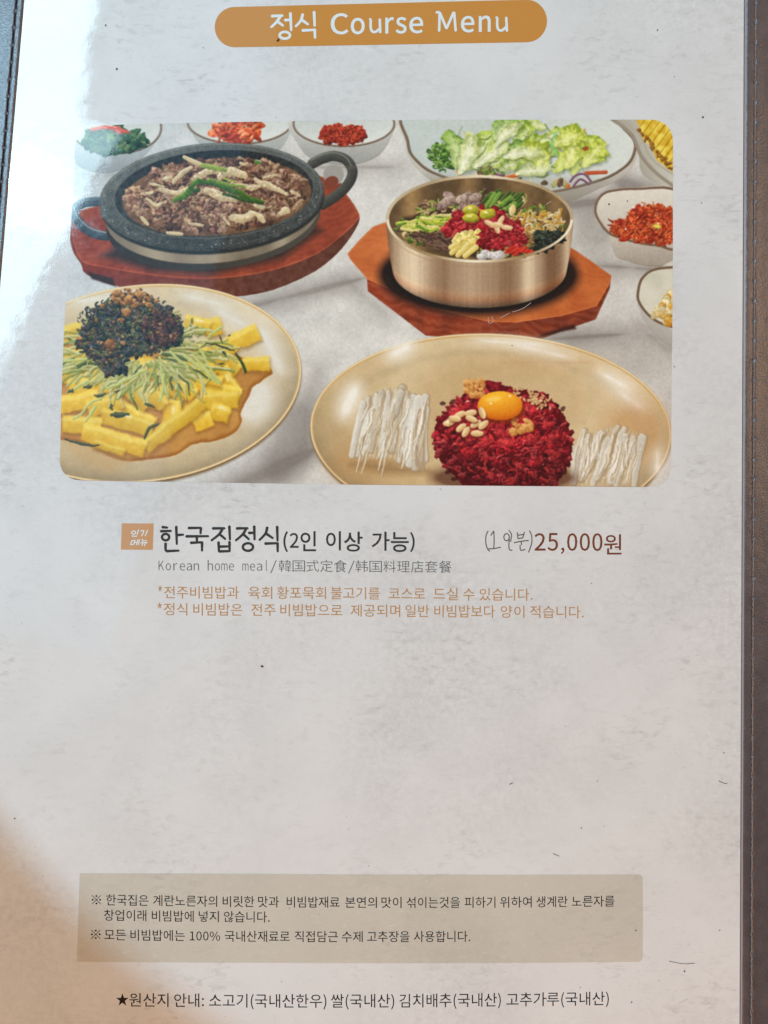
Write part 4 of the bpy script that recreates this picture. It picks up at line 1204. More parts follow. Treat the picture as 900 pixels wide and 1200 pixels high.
def clip_poly(pts, clip):
    """Sutherland-Hodgman against the (convex) picture outline"""
    area_ = sum(clip[i - 1][0] * clip[i][1] - clip[i][0] * clip[i - 1][1] for i in range(len(clip)))
    s = 1 if area_ > 0 else -1
    out = list(pts)
    for i in range(len(clip)):
        a, b = clip[i - 1], clip[i]
        inp, out = out, []
        if not inp: break
        f = lambda p: s * ((b[0] - a[0]) * (p[1] - a[1]) - (b[1] - a[1]) * (p[0] - a[0]))
        for j in range(len(inp)):
            p, q = inp[j - 1], inp[j]
            fp, fq = f(p), f(q)
            if fq >= 0:
                if fp < 0: t_ = fp / (fp - fq); out.append((p[0] + (q[0] - p[0]) * t_, p[1] + (q[1] - p[1]) * t_))
                out.append(q)
            elif fp >= 0:
                t_ = fp / (fp - fq); out.append((p[0] + (q[0] - p[0]) * t_, p[1] + (q[1] - p[1]) * t_))
    res = []
    for p in out:
        if not res or math.hypot(p[0] - res[-1][0], p[1] - res[-1][1]) > .05: res.append(p)
    return res


def hull(p):
    p = sorted(set((round(x, 3), round(y, 3)) for x, y in p))
    def half(q):
        h = []
        for a in q:
            while len(h) > 1 and (h[-1][0] - h[-2][0]) * (a[1] - h[-2][1]) - (h[-1][1] - h[-2][1]) * (a[0] - h[-2][0]) <= 0: h.pop()
            h.append(a)
        return h[:-1]
    return half(p) + half(p[::-1])


picture = sheet('food_picture', PHOTO, L1, M_FOOD, page, label='printed photograph of Korean dishes with rounded corners', uv=True)
CLIP = hull(PHOTO)
CUT = [
    ('printed_side_bowl', O_SPINACH, 'printed side bowl of dark green spinach'),
    ('printed_side_bowl', O_KIMCHI, 'printed side bowl of orange kimchi at the top'),
    ('printed_side_bowl', O_CHILI, 'printed side bowl of dark red kimchi at the top'),
    ('printed_plate', O_SALAD, 'printed white plate of green salad'),
    ('printed_plate', O_PINE, 'printed plate of pineapple slices'),
    ('printed_side_bowl', O_KBOWL, 'printed bowl of red shredded kimchi at the right edge'),
    ('printed_side_bowl', O_BBOWL, 'printed bowl cut off by the right edge, below the kimchi'),
    ('printed_wooden_board', O_BOARD1, 'printed dark red wooden board under the stone pan'),
    ('printed_wooden_board', O_BOARD2, 'printed orange-brown wooden board under the brass bowl'),
    ('printed_stone_pan', epts(249, 240, 132, 73, -5, 0, 360, 60), 'printed black stone pan of minced beef bulgogi'),
    ('printed_brass_bowl', O_BOWL, 'printed brass bowl of bibimbap'),
    ('printed_plate', O_LPLATE, 'printed gold plate of yellow jelly sticks and dark seaweed'),
    ('printed_plate', O_RPLATE, 'printed gold plate of raw beef with egg yolk'),
]
for k, (nm, pts, lab) in enumerate(CUT):
    q = clip_poly(pts, [(x, y) for x, y in CLIP])
    if len(q) > 2: sheet(nm, q, L2 + k * .000004, M_FOOD, picture, lab, True)
for nm, pts, lab in (('printed_raw_beef', O_BEEF, 'printed mound of red raw beef'),):
    sheet(nm, clip_poly(pts, CLIP), L2 + .00006, M_FOOD, picture, lab, True)
sheet('printed_egg_yolk', epts(586, 475.5, 26.5, 17, 0, 0, 360, 32), L2 + .000066, M_FOOD, picture, 'printed orange egg yolk', True)
sheet('printed_seaweed', T([(95, 250), (120, 190), (160, 130), (200, 100), (270, 72), (350, 90), (400, 120), (450, 160), (460, 210), (430, 250), (380, 270), (260, 290), (250, 350), (200, 360), (170, 330), (130, 280)], 60, 320, 3), L2 + .00006, M_FOOD, picture, 'printed heap of dark shredded seaweed', True)

# banner, badge, notice box
bn = [(275 - 23.4 * math.sin(a), 31.8 - 23.6 * math.cos(a)) for a in np.linspace(0, math.pi, 18)][::1]
bn += [(617 + 24 * math.sin(a), 24.6 + 24.9 * math.cos(a)) for a in np.linspace(0.02, math.pi - .02, 18)]
banner = sheet('title_banner', bn, L1, M_ORANGE, page, 'orange rounded banner with the title')
badge = sheet('badge', [(142.8, 613.2), (180, 613.5), (179, 644.3), (141.7, 644)], L1, M_BADGE, page, 'small salmon square with white handwriting')
bx = [(93.5, 1023.2), (250, 1023.6), (420, 1024.6), (600, 1025), (748, 1024.6), (751.5, 1025.5), (753, 1028), (753.3, 1080), (753, 1123), (751, 1126), (748, 1127), (600, 1128.5), (420, 1128.6), (250, 1128), (90, 1127)]
notice = sheet('notice_box', bx, L1, M_BOX, page, 'beige printed box with a three-line notice')

# ------------------------------------------------------------------ lettering
# outlines of the letters: (weight, code point, advance, loops of x, y) in thousandths of the letter size
from mathutils.geometry import tessellate_polygon
OUTLINES = [
    ('h', 40, 338, [[310,798,234,833,150,668,99,499,81,311,99,123,150,-46,234,-210,310,-177,234,-17,193,144,179,311,193,477,234,638]]),
    ('h', 41, 338, [[188,668,104,833,27,798,103,638,146,477,160,311,146,144,103,-17,27,-177,104,-210,188,-46,239,123,257,311,239,499]]),
    ('h', 50, 555, [[375,729,257,758,168,744,95,705,24,640,93,572,144,622,192,651,245,661,315,644,355,597,369,528,334,398,225,245,33,59,33,-11,516,-11,516,90,302,90,262,89,221,86,210,85,342,224,444,379,481,531,454,650]]),
    ('h', 44032, 920, [[756,838,651,838,651,-88,756,-88,756,380,900,380,900,471,756,471],[525,741,86,741,86,650,415,650,365,466,242,301,40,161,99,79,346,259,481,480]]),
    ('h', 45733, 920, [[879,414,39,414,39,324,879,324],[627,246,458,266,289,246,177,187,136,90,177,-7,289,-65,458,-85,627,-65,739,-7,779,90,739,187],[339,167,458,178,577,167,649,136,672,90,649,45,577,14,458,2,339,14,267,45,244,90,267,136],[254,820,150,820,150,497,785,497,785,587,254,587]]),
    ('h', 49345, 920, [[626,245,464,265,301,245,194,186,154,89,194,-8,301,-67,464,-87,626,-67,733,-8,772,89,733,186],[352,165,464,177,577,165,645,134,667,89,645,44,577,12,464,1,351,12,282,44,260,89,282,134],[363,791,259,791,259,689,232,561,157,457,31,381,87,297,193,356,271,436,314,518,356,447,431,376,532,322,588,405,465,475,390,569,363,683],[763,838,658,838,658,267,763,267,763,512,896,512,896,604,763,604]]),
    ('h', 51060, 920, [[801,838,696,838,696,-90,801,-90],[438,728,313,769,187,728,103,614,72,442,103,270,187,156,313,114,438,156,523,270,553,442,523,614],[242,644,313,671,384,644,433,566,451,442,433,318,384,239,313,212,242,239,193,318,174,442,193,566]]),
    ('h', 51064, 920, [[802,837,697,837,697,155,802,155],[304,244,199,244,199,-69,830,-69,830,21,304,21],[433,745,306,775,180,745,92,663,59,541,92,419,180,337,306,307,433,337,521,419,554,541,521,662],[232,662,306,680,380,662,431,613,450,541,431,469,380,420,306,402,232,420,182,469,162,541,182,613]]),
    ('p', 44, 278, [[189,118,144,132,107,124,79,100,69,62,79,24,106,0,142,-8,145,-8,135,-54,102,-98,46,-134,72,-199,157,-145,209,-72,227,19,217,79]]),
    ('p', 48, 555, [[403,710,278,753,153,710,72,582,44,369,72,154,153,24,278,-19,403,24,484,154,512,369,484,582],[209,638,278,668,347,638,394,542,412,369,394,195,347,98,278,68,209,98,162,195,144,369,162,542]]),
    ('p', 50, 555, [[373,725,256,752,170,739,98,701,31,639,93,579,141,626,190,655,245,666,317,648,360,599,374,527,339,396,229,242,38,57,38,-6,511,-6,511,85,302,85,263,84,221,81,197,79,338,227,439,381,476,531,449,648]]),
    ('p', 53, 555, [[104,739,80,388,135,353,177,378,214,392,257,397,334,378,385,323,403,236,383,147,329,89,253,69,180,80,122,109,72,153,19,83,81,32,159,-5,262,-19,382,11,473,99,508,238,477,374,395,453,282,478,239,475,202,464,178,453,196,649,472,649,472,739]]),
    ('p', 50896, 920, [[796,832,702,832,702,298,518,298,518,227,702,227,702,134,796,134],[458,776,339,796,221,776,141,719,111,632,141,545,221,489,339,470,457,489,538,545,567,632,538,719],[266,711,339,723,412,711,459,679,476,632,459,585,412,554,339,543,266,554,218,585,201,632,218,679],[640,371,633,441,428,423,228,416,39,413,51,335,134,335,218,336,301,339,301,165,395,165,395,344,472,350,554,358],[262,211,168,211,168,-63,818,-63,818,15,262,15]]),
    ('t', 67, 638, [[449,751,383,758,249,731,142,653,71,530,46,366,71,203,140,79,245,2,377,-25,447,-18,509,3,563,38,619,91,552,168,507,126,469,101,428,85,382,80,292,100,224,157,181,247,165,369,181,489,226,578,295,634,385,653,426,648,463,635,496,615,535,579,601,657,555,700,507,730]]),
    ('t', 77, 812, [[101,733,101,0,184,0,184,406,183,458,180,514,176,570,172,622,176,622,235,455,374,74,436,74,574,455,633,622,637,622,633,570,629,514,626,458,625,406,625,0,711,0,711,733,600,733,460,341,448,303,435,265,423,226,409,188,405,188,392,226,379,265,366,303,352,341,212,733]]),
    ('t', 101, 554, [[393,550,295,569,200,549,118,489,61,395,40,271,61,147,119,53,206,-5,311,-25,366,-21,415,-9,458,10,506,37,463,120,422,96,391,83,358,75,323,72,256,85,205,120,170,176,157,238,519,238,522,260,523,273,524,287,524,303,509,411,465,496],[297,472,349,462,387,433,411,384,419,327,156,327,170,382,203,432,247,462]]),
    ('t', 110, 610, [[439,555,360,569,304,562,255,541,210,510,173,476,187,476,178,555,80,555,80,-12,196,-12,196,389,230,421,263,446,296,460,332,465,373,458,401,436,417,395,423,332,423,-12,538,-12,538,345,528,439,496,510]]),
    ('t', 111, 606, [[403,549,303,569,203,549,119,490,61,396,40,271,61,146,119,53,203,-5,303,-25,403,-5,487,53,545,146,566,271,545,396,487,490],[245,454,303,468,362,454,408,415,438,353,449,271,438,189,408,128,362,89,303,75,244,89,199,128,169,189,158,271,169,353,199,415]]),
    ('t', 114, 388, [[350,569,331,569,284,561,240,536,201,499,172,456,187,456,178,555,80,555,80,-12,196,-12,196,346,224,401,256,437,289,457,321,463,335,463,346,461,357,459,382,451,404,552,381,562,366,566]]),
    ('t', 115, 468, [[300,564,249,569,166,557,103,522,63,469,50,403,65,338,105,291,158,259,216,235,260,218,297,197,323,173,332,142,326,115,310,92,280,76,237,70,194,75,155,87,119,107,73,140,15,59,68,22,119,-3,175,-19,234,-25,323,-12,389,25,430,81,443,148,428,219,386,267,331,300,271,324,227,341,192,360,169,381,161,408,166,433,182,454,209,468,250,474,282,471,311,461,339,447,376,422,434,498,389,530,347,550]]),
    ('t', 117, 607, [[176,543,84,543,84,199,94,107,124,41,176,1,251,-13,303,-6,349,14,391,45,430,85,433,85,440,0,516,0,516,543,425,543,425,158,388,117,353,88,317,71,278,66,232,74,200,100,182,145,176,210]]),
    ('m', 47, 392, [[368,787,316,787,20,-172,73,-172]]),
    ('m', 75, 646, [[186,726,108,726,108,7,186,7,186,235,320,394,543,7,630,7,369,456,592,726,505,726,198,358,186,358]]),
    ('m', 97, 563, [[433,491,294,550,176,527,92,483,120,433,189,470,281,489,376,444,401,339,144,271,67,140,109,33,217,-6,310,16,395,72,406,72,414,7,476,7,476,333],[196,240,399,292,399,128,320,72,243,54,170,75,139,148]]),
    ('m', 101, 554, [[295,550,133,475,59,271,133,67,313,-6,409,10,481,45,455,94,397,65,321,53,190,106,132,257,502,257,504,274,505,301,450,483],[189,446,297,492,402,446,441,308,130,308]]),
    ('m', 104, 607, [[177,789,99,789,99,7,177,7,177,397,254,463,333,485,417,448,442,333,442,7,519,7,519,343,480,497,360,550,264,524,173,451,177,578]]),
    ('m', 108, 284, [[177,789,99,789,99,109,120,24,189,-6,218,-4,233,0,222,57,217,56,208,56,185,67,177,101]]),
    ('m', 109, 926, [[441,523,347,550,260,524,181,457,170,457,161,536,99,536,99,7,177,7,177,397,252,463,321,485,403,448,428,333,428,7,505,7,505,397,581,463,650,485,732,448,757,333,757,7,834,7,834,343,795,497,677,550,587,522,496,443]]),
    ('m', 110, 610, [[480,497,360,550,264,524,181,457,170,457,161,536,99,536,99,7,177,7,177,397,254,463,333,485,417,448,442,333,442,7,519,7,519,343]]),
    ('m', 111, 606, [[303,550,133,477,59,271,133,67,303,-5,473,67,547,271,473,477],[183,427,303,488,423,427,468,271,423,115,303,55,183,115,139,271]]),
    ('m', 114, 388, [[362,548,333,550,251,521,181,437,170,437,161,536,99,536,99,7,177,7,177,351,244,452,319,482,350,480,368,475,382,541]]),
    ('m', 22269, 1000, [[93,788,93,-73,155,-73,155,-23,842,-23,842,-73,907,-73,907,788],[155,732,842,732,842,33,155,33],[749,633,249,633,249,580,466,580,466,423,277,423,277,372,466,372,466,189,235,189,235,139,770,139,770,189,523,189,523,372,725,372,725,423,523,423,523,580,749,580],[693,287,640,339,604,318,653,267,693,215,733,239]]),
    ('m', 22871, 1000, [[513,821,448,833,426,788,391,734,74,734,74,682,352,682,210,558,48,469,68,448,86,423,171,467,263,527,263,202,68,202,68,152,330,152,251,78,205,41,172,19,149,11,160,-19,168,-48,280,-34,760,-8,794,-45,816,-71,869,-41,791,42,694,133,645,107,673,81,721,35,248,13,338,84,409,152,933,152,933,202,326,202,326,283,739,283,739,323,326,323,326,401,739,401,739,441,326,441,326,518,734,518,734,543,834,476,915,432,935,458,956,479,806,557,650,682,929,682,929,734,463,734,495,787],[375,627,424,682,589,682,639,627,708,564,310,564]]),
    ('m', 23450, 1000, [[527,783,497,839,436,822,458,780,483,720,89,720,89,516,149,516,149,663,848,663,848,516,911,516,911,720,554,720],[788,525,218,525,218,466,467,466,467,31,347,109,269,238,283,304,292,364,229,371,171,134,46,-32,73,-51,96,-73,178,21,245,156,432,-18,699,-57,927,-57,937,-22,949,5,827,4,702,4,616,7,531,17,531,232,829,232,829,288,531,288,531,466,788,466]]),
    ('m', 24215, 1000, [[570,775,536,829,477,816,501,774,530,711,132,711,132,456,117,208,38,-34,69,-51,92,-69,177,188,195,456,195,653,937,653,937,711,599,711],[580,605,518,605,518,282,298,282,298,-60,358,-60,358,-20,796,-20,796,-58,858,-58,858,282,580,282,580,431,906,431,906,486,580,486],[358,226,796,226,796,33,358,33]]),
    ('m', 24335, 1000, [[638,829,572,829,574,744,578,646,62,646,62,587,581,587,667,113,851,-73,926,-30,960,140,929,156,907,173,893,38,856,-16,720,158,645,587,940,587,940,646,642,646,639,743],[836,767,760,824,720,791,794,734,854,675,895,712],[525,424,97,424,97,365,277,365,277,61,68,19,88,-42,307,7,558,65,553,120,338,73,338,365,525,365]]),
    ('m', 26009, 1000, [[271,830,215,830,215,497,54,497,54,441,198,441,124,259,39,121,59,89,71,63,137,178,215,369,215,-72,271,-72,271,359,342,244,380,174,420,221,351,317,271,418,271,441,435,441,435,497,271,497],[434,758,382,772,354,662,320,558,356,546,395,646],[140,661,104,769,63,757,96,649,114,549,160,560],[830,833,772,833,772,256,448,197,459,142,772,199,772,-72,830,-72,830,210,958,233,949,288,830,267],[639,704,556,760,526,719,610,660,673,600,705,645],[590,458,502,509,475,467,562,412,631,356,660,404]]),
    ('m', 29702, 1000, [[414,787,414,353,630,353,630,221,402,221,402,167,630,167,630,15,325,15,325,-40,960,-40,960,15,693,15,693,167,926,167,926,221,693,221,693,353,912,353,912,787],[469,735,636,735,636,594,469,594],[687,735,854,735,854,594,687,594],[351,765,53,765,53,709,177,709,177,476,63,476,63,420,177,420,177,136,100,112,43,95,59,33,200,80,357,133,347,192,235,154,235,420,336,420,336,476,235,476,235,709,351,709],[469,547,636,547,636,404,469,404],[687,547,854,547,854,404,687,404]]),
    ('m', 38867, 1000, [[528,504,528,311,716,311,716,239,488,239,488,193,716,193,716,70,580,70,592,159,540,162,532,90,523,24,716,24,716,-72,772,-72,772,24,943,24,943,70,772,70,772,193,943,193,943,239,772,239,772,311,900,311,900,504],[585,464,842,464,842,349,585,349],[280,835,221,835,221,728,59,728,59,675,221,675,221,577,86,577,86,259,221,259,221,160,49,160,49,106,221,106,221,-72,280,-72,280,106,448,106,448,160,280,160,280,259,419,259,419,577,280,577,280,675,439,675,439,728,280,728],[139,530,364,530,364,440,139,440],[139,397,364,397,364,304,139,304],[688,828,632,833,624,752,508,752,508,707,619,707,606,611,471,611,471,564,943,564,943,611,874,611,874,752,681,752],[675,707,821,707,821,611,661,611]]),
    ('m', 38889, 1000, [[277,835,218,835,218,728,56,728,56,675,218,675,218,577,84,577,84,266,218,266,218,164,46,164,46,110,218,110,218,-77,277,-77,277,110,441,110,441,164,277,164,277,266,414,266,414,577,277,577,277,675,434,675,434,728,277,728],[137,530,359,530,359,443,137,443],[137,400,359,400,359,312,137,312],[717,834,656,834,656,697,474,697,474,641,656,641,656,515,494,515,494,459,656,459,656,331,469,331,469,274,656,274,656,-71,717,-71,717,274,896,274,882,133,863,78,849,67,832,65,802,66,769,68,777,46,782,18,825,17,861,18,888,25,907,40,933,116,951,309,953,327,953,331,717,331,717,459,896,459,896,515,717,515,717,641,934,641,934,697,717,697]]),
    ('m', 39135, 1000, [[561,814,496,846,302,659,40,534,65,505,87,475,151,501,217,531,217,49,206,5,184,-14,200,-44,212,-76,282,-55,534,-1,533,29,534,61,289,16,289,215,779,215,708,166,638,121,560,161,487,196,441,153,652,39,826,-76,878,-26,799,28,697,89,787,146,871,206,817,247,782,218,782,544,855,512,925,488,947,522,973,552,735,646,543,789],[402,649,503,742,609,649,737,567,554,567,527,617,494,667,430,648,456,610,481,567,283,567],[289,508,710,508,710,422,289,422],[289,367,710,367,710,275,289,275]]),
    ('m', 39184, 1000, [[326,839,263,839,263,693,241,693,254,714,196,725,134,650,40,580,62,564,82,542,150,592,207,649,385,649,336,593,276,545,235,574,193,598,154,566,191,544,230,516,142,474,57,446,78,423,94,398,311,500,471,673,430,696,417,693,326,693,326,744,500,744,500,791,326,791],[900,779,859,797,853,795,543,795,543,742,816,742,774,685,722,637,651,674,584,707,543,667,603,636,668,600,614,572,562,553,582,529,599,501,663,529,726,566,804,512,864,464,909,511,852,555,777,604,850,684],[558,545,501,575,304,426,46,330,69,302,89,273,160,297,234,325,234,43,218,-1,189,-19,204,-46,215,-74,279,-58,522,-20,524,6,529,33,305,2,305,116,519,116,485,77,683,2,850,-75,889,-28,831,0,756,32,817,76,872,121,819,154,767,105,704,53,616,86,525,116,772,116,772,335,849,308,923,289,942,319,965,345,733,415,538,523],[404,415,499,486,603,415,730,352,558,352,532,390,503,425,446,409,466,383,489,352,292,352],[305,309,703,309,703,255,305,255],[305,215,703,215,703,161,305,161]]),
    ('s', 37, 921, [[205,746,85,687,39,517,85,345,205,284,327,345,372,517,327,687],[693,746,631,746,226,-13,288,-13],[135,648,205,690,275,648,302,517,275,385,205,340,135,385,108,517],[716,449,596,389,550,219,596,48,716,-13,837,48,882,219,837,389],[646,350,716,393,787,350,814,219,787,87,716,43,646,87,618,219]]),
    ('s', 40, 338, [[295,792,239,818,131,582,92,311,131,40,239,-196,295,-171,199,60,168,311,199,561]]),
    ('s', 41, 338, [[207,582,99,818,42,792,139,561,171,311,139,60,42,-171,99,-196,207,40,246,311]]),
    ('s', 42, 467, [[260,796,206,796,196,675,82,704,65,653,173,607,110,502,154,471,234,566,312,471,356,502,292,607,401,653,384,704,270,676]]),
    ('s', 46, 278, [[186,107,139,126,92,107,73,56,92,6,139,-13,186,6,205,56]]),
    ('s', 48, 555, [[278,746,112,653,50,369,112,82,278,-13,444,82,506,369,444,653],[177,602,278,674,379,602,418,369,379,134,278,61,177,134,138,369]]),
    ('s', 49, 555, [[343,733,273,733,206,703,121,681,121,623,252,623,252,76,88,76,88,0,490,0,490,76,343,76]]),
    ('s', 50, 555, [[412,688,256,746,135,717,40,639,93,587,162,648,245,672,347,631,380,527,298,319,44,54,44,0,505,0,505,79,302,79,242,77,182,72,391,308,470,531]]),
    ('s', 51, 555, [[414,698,260,746,147,722,56,659,105,601,175,653,257,672,348,641,381,556,337,457,178,416,178,346,356,306,406,199,365,100,257,63,152,89,76,147,29,88,121,18,263,-13,430,42,499,196,454,319,344,382,344,387,438,452,474,563]]),
    ('s', 58, 278, [[186,511,139,530,92,511,73,460,92,409,139,390,186,409,205,460],[186,107,139,126,92,107,73,56,92,6,139,-13,186,6,205,56]]),
    ('s', 97, 563, [[439,496,295,557,174,534,82,486,117,423,191,463,280,481,370,439,392,344,139,277,59,141,104,27,217,-13,313,10,397,65,400,65,408,0,483,0,483,334],[201,233,392,283,392,132,317,79,243,61,175,81,147,147]]),
    ('s', 98, 618, [[184,796,92,796,92,0,165,0,173,56,177,56,253,5,331,-13,496,64,567,280,512,482,351,557,261,535,180,481,184,578],[328,480,439,425,472,279,428,121,316,64,254,76,184,120,184,406,258,461]]),
    ('s', 99, 510, [[405,538,313,557,130,482,52,271,125,62,306,-13,400,5,482,55,442,117,384,79,314,63,193,120,146,271,194,423,317,480,375,467,425,433,471,493]]),
    ('s', 100, 620, [[528,796,436,796,436,587,441,494,371,540,288,557,124,480,53,271,114,61,277,-13,368,10,442,64,445,64,453,0,528,0],[304,480,370,467,436,423,436,138,369,82,297,64,186,119,147,272,193,423]]),
    ('s', 108, 284, [[184,796,92,796,92,108,115,19,188,-13,219,-11,241,-5,228,65,217,63,209,63,191,72,184,102]]),
    ('s', 8251, 1000, [[553,718,500,740,447,718,425,665,447,612,500,590,553,612,575,665],[500,409,170,739,141,710,471,380,140,49,169,20,500,351,830,21,859,50,529,380,859,710,830,739],[268,433,215,455,162,433,140,380,162,327,215,305,268,327,290,380],[838,433,785,455,732,433,710,380,732,327,785,305,838,327,860,380],[553,148,500,170,447,148,425,95,447,42,500,20,553,42,575,95]]),
    ('s', 9733, 1000, [[502,821,498,821,388,485,38,485,38,481,321,276,210,-62,213,-63,500,145,787,-63,790,-62,679,276,962,481,962,485,612,485]]),
    ('s', 44032, 920, [[745,827,662,827,662,-77,745,-77,745,391,889,391,889,460,745,460],[512,730,97,730,97,661,429,661,321,373,55,158,101,94,417,371]]),
    ('s', 44163, 920, [[794,826,711,826,711,572,517,572,517,503,711,503,711,215,794,215],[513,755,109,755,109,687,424,687,318,478,65,338,101,272,404,458],[543,292,461,292,461,251,371,82,159,-9,192,-75,377,-3,502,127,626,-2,809,-73,843,-7,633,85,543,251]]),
    ('s', 44228, 920, [[818,827,739,827,739,-78,818,-78],[636,803,557,803,557,576,424,576,433,644,436,712,89,712,89,644,354,644,269,383,49,177,98,117,301,293,409,508,557,508,557,349,394,349,394,281,557,281,557,-32,636,-32]]),
    ('s', 44256, 920, [[770,736,137,736,137,668,687,668,687,647,683,467,653,238,737,228,766,464,770,647],[450,441,368,441,368,118,50,118,50,49,867,49,867,118,450,118]]),
    ('s', 44277, 920, [[685,212,455,256,226,212,141,89,226,-32,455,-76,685,-32,770,89],[455,192,625,165,688,89,625,16,455,-11,286,16,223,89,286,165],[763,781,147,781,147,714,681,714,681,705,678,598,657,474,738,465,760,593,763,705],[468,580,386,580,386,406,51,406,51,338,866,338,866,406,468,406]]),
    ('s', 44284, 920, [[547,728,91,728,91,660,465,660,461,523,439,327,521,320,544,535,547,679],[314,469,232,469,232,192,41,189,51,120,320,126,610,154,605,216,462,202,314,194],[743,827,660,827,660,-78,743,-78,743,378,887,378,887,449,743,449]]),
    ('s', 44397, 920, [[764,784,154,784,154,716,682,716,679,604,658,461,50,461,50,393,417,393,417,228,135,228,135,161,686,161,686,-78,769,-78,769,228,500,228,500,393,870,393,870,461,741,461,761,604,764,718]]),
    ('s', 44540, 920, [[764,773,154,773,154,705,682,705,682,703,679,575,657,411,50,411,50,343,870,343,870,411,741,411,761,574,764,703],[240,242,158,242,158,-57,791,-57,791,11,240,11]]),
    ('s', 44592, 920, [[792,827,709,827,709,-78,792,-78],[526,729,103,729,103,662,442,662,336,373,61,158,105,91,429,367]]),
    ('s', 44608, 920, [[791,826,708,826,708,316,791,316],[207,272,207,-65,791,-65,791,272],[288,206,710,206,710,2,288,2],[523,768,108,768,108,702,434,702,324,502,60,372,93,306,408,478]]),
    ('s', 45236, 920, [[816,827,736,827,736,459,609,459,609,807,531,807,531,-31,609,-31,609,390,736,390,736,-78,816,-78],[177,718,94,718,94,229,94,156,151,156,304,162,476,185,466,258,314,236,177,229]]),
    ('s', 45347, 920, [[682,155,496,190,311,155,243,57,311,-41,496,-76,682,-41,749,57],[371,110,496,129,621,110,666,57,621,3,496,-16,371,3,325,57],[794,827,711,827,711,689,453,689,453,622,711,622,711,344,794,344],[185,784,102,784,102,490,102,420,172,420,380,428,583,455,572,524,381,497,185,490],[538,384,455,384,455,294,177,294,177,228,815,228,815,294,538,294]]),
    ('s', 45432, 920, [[234,750,150,750,150,348,417,348,417,107,50,107,50,39,870,39,870,107,500,107,500,348,776,348,776,416,234,416]]),
    ('s', 45716, 920, [[869,366,49,366,49,299,869,299],[242,794,160,794,160,488,775,488,775,555,242,555],[237,208,154,208,154,-56,780,-56,780,12,237,12]]),
    ('s', 45768, 920, [[790,827,708,827,708,-78,790,-78],[189,738,107,738,107,227,107,155,181,155,398,165,625,199,614,269,397,237,189,227]]),
    ('s', 45796, 920, [[745,827,662,827,662,-79,745,-79,745,401,893,401,893,470,745,470],[89,739,89,147,160,147,385,153,588,177,578,248,385,224,171,217,171,671,508,671,508,739]]),
    ('s', 45812, 920, [[184,267,184,-65,752,-65,752,267],[265,200,670,200,670,2,265,2],[752,827,669,827,669,315,752,315,752,537,885,537,885,606,752,606],[92,766,92,366,162,366,397,372,583,397,573,464,397,441,174,434,174,699,489,699,489,766]]),
    ('s', 46104, 920, [[787,827,704,827,704,-79,787,-79],[122,741,122,369,307,369,307,190,177,188,55,187,66,117,349,123,652,151,645,212,519,201,390,193,390,369,584,369,584,437,204,437,204,674,580,674,580,741]]),
    ('s', 46300, 920, [[870,114,50,114,50,45,870,45],[154,743,154,325,775,325,775,393,236,393,236,675,766,675,766,743]]),
    ('s', 46304, 920, [[868,370,50,370,50,303,868,303],[153,788,153,469,774,469,774,537,236,537,236,721,766,721,766,788],[237,207,155,207,155,-57,781,-57,781,11,237,11]]),
    ('s', 46976, 920, [[752,826,669,826,669,160,752,160,752,479,886,479,886,549,752,549],[278,211,194,211,194,-58,793,-58,793,10,278,10],[494,767,87,767,87,699,413,699,413,572,89,572,89,300,160,300,385,306,590,329,582,398,384,375,171,368,171,508,494,508]]),
    ('s', 47000, 920, [[416,729,78,729,78,660,336,660,336,479,80,479,80,138,139,138,304,143,479,164,472,232,312,213,160,208,160,411,416,411],[817,827,738,827,738,470,610,470,610,807,533,807,533,-31,610,-31,610,402,738,402,738,-78,817,-78]]),
    ('s', 47196, 920, [[768,760,150,760,150,692,686,692,686,552,152,552,152,340,152,272,417,272,417,103,50,103,50,34,870,34,870,103,499,103,499,272,789,272,789,340,234,340,234,486,768,486]]),
    ('s', 47308, 920, [[768,760,150,760,150,692,686,692,686,553,152,553,152,341,152,273,279,273,279,103,50,103,50,34,870,34,870,103,649,103,649,273,789,273,789,341,234,341,234,486,768,486],[360,103,360,273,568,273,568,103]]),
    ('s', 47336, 920, [[770,791,147,791,147,724,686,724,686,618,150,618,150,439,150,371,790,371,790,439,233,439,233,554,770,554],[869,278,49,278,49,210,416,210,416,-79,499,-79,499,210,869,210]]),
    ('s', 47480, 920, [[869,326,49,326,49,258,869,258],[240,187,157,187,157,-58,784,-58,784,10,240,10],[764,797,153,797,153,731,682,731,682,634,155,634,155,473,155,408,783,408,783,473,237,473,237,572,764,572]]),
    ('s', 47484, 920, [[869,407,49,407,49,343,869,343],[767,271,147,271,147,211,685,211,685,135,149,135,149,-6,149,-66,796,-66,796,-6,231,-6,231,78,767,78],[764,800,153,800,153,741,682,741,682,668,155,668,155,534,155,474,780,474,780,534,237,534,237,612,764,612]]),
    ('s', 47551, 920, [[790,827,708,827,708,215,790,215],[541,260,455,260,455,235,364,74,151,-10,183,-75,372,-7,498,120,624,-7,812,-75,844,-10,632,75,541,235],[505,768,95,768,95,700,424,700,424,578,97,578,97,314,170,314,401,320,609,344,600,411,400,388,178,382,178,513,505,513]]),
    ('s', 47579, 920, [[87,758,87,356,494,356,494,758],[168,691,412,691,412,423,168,423],[752,827,669,827,669,226,752,226,752,511,885,511,885,580,752,580],[519,269,437,269,437,242,347,79,136,-8,169,-74,354,-5,479,122,604,-5,788,-74,821,-8,610,79,519,242]]),
    ('s', 47728, 920, [[794,827,712,827,712,610,497,610,497,738,86,738,86,151,497,151,497,293,712,293,712,-79,794,-79],[168,672,416,672,416,217,168,217],[497,542,712,542,712,361,497,361]]),
    ('s', 47784, 920, [[146,752,146,326,417,326,417,107,50,107,50,38,870,38,870,107,499,107,499,326,770,326,770,752],[227,685,689,685,689,392,227,392]]),
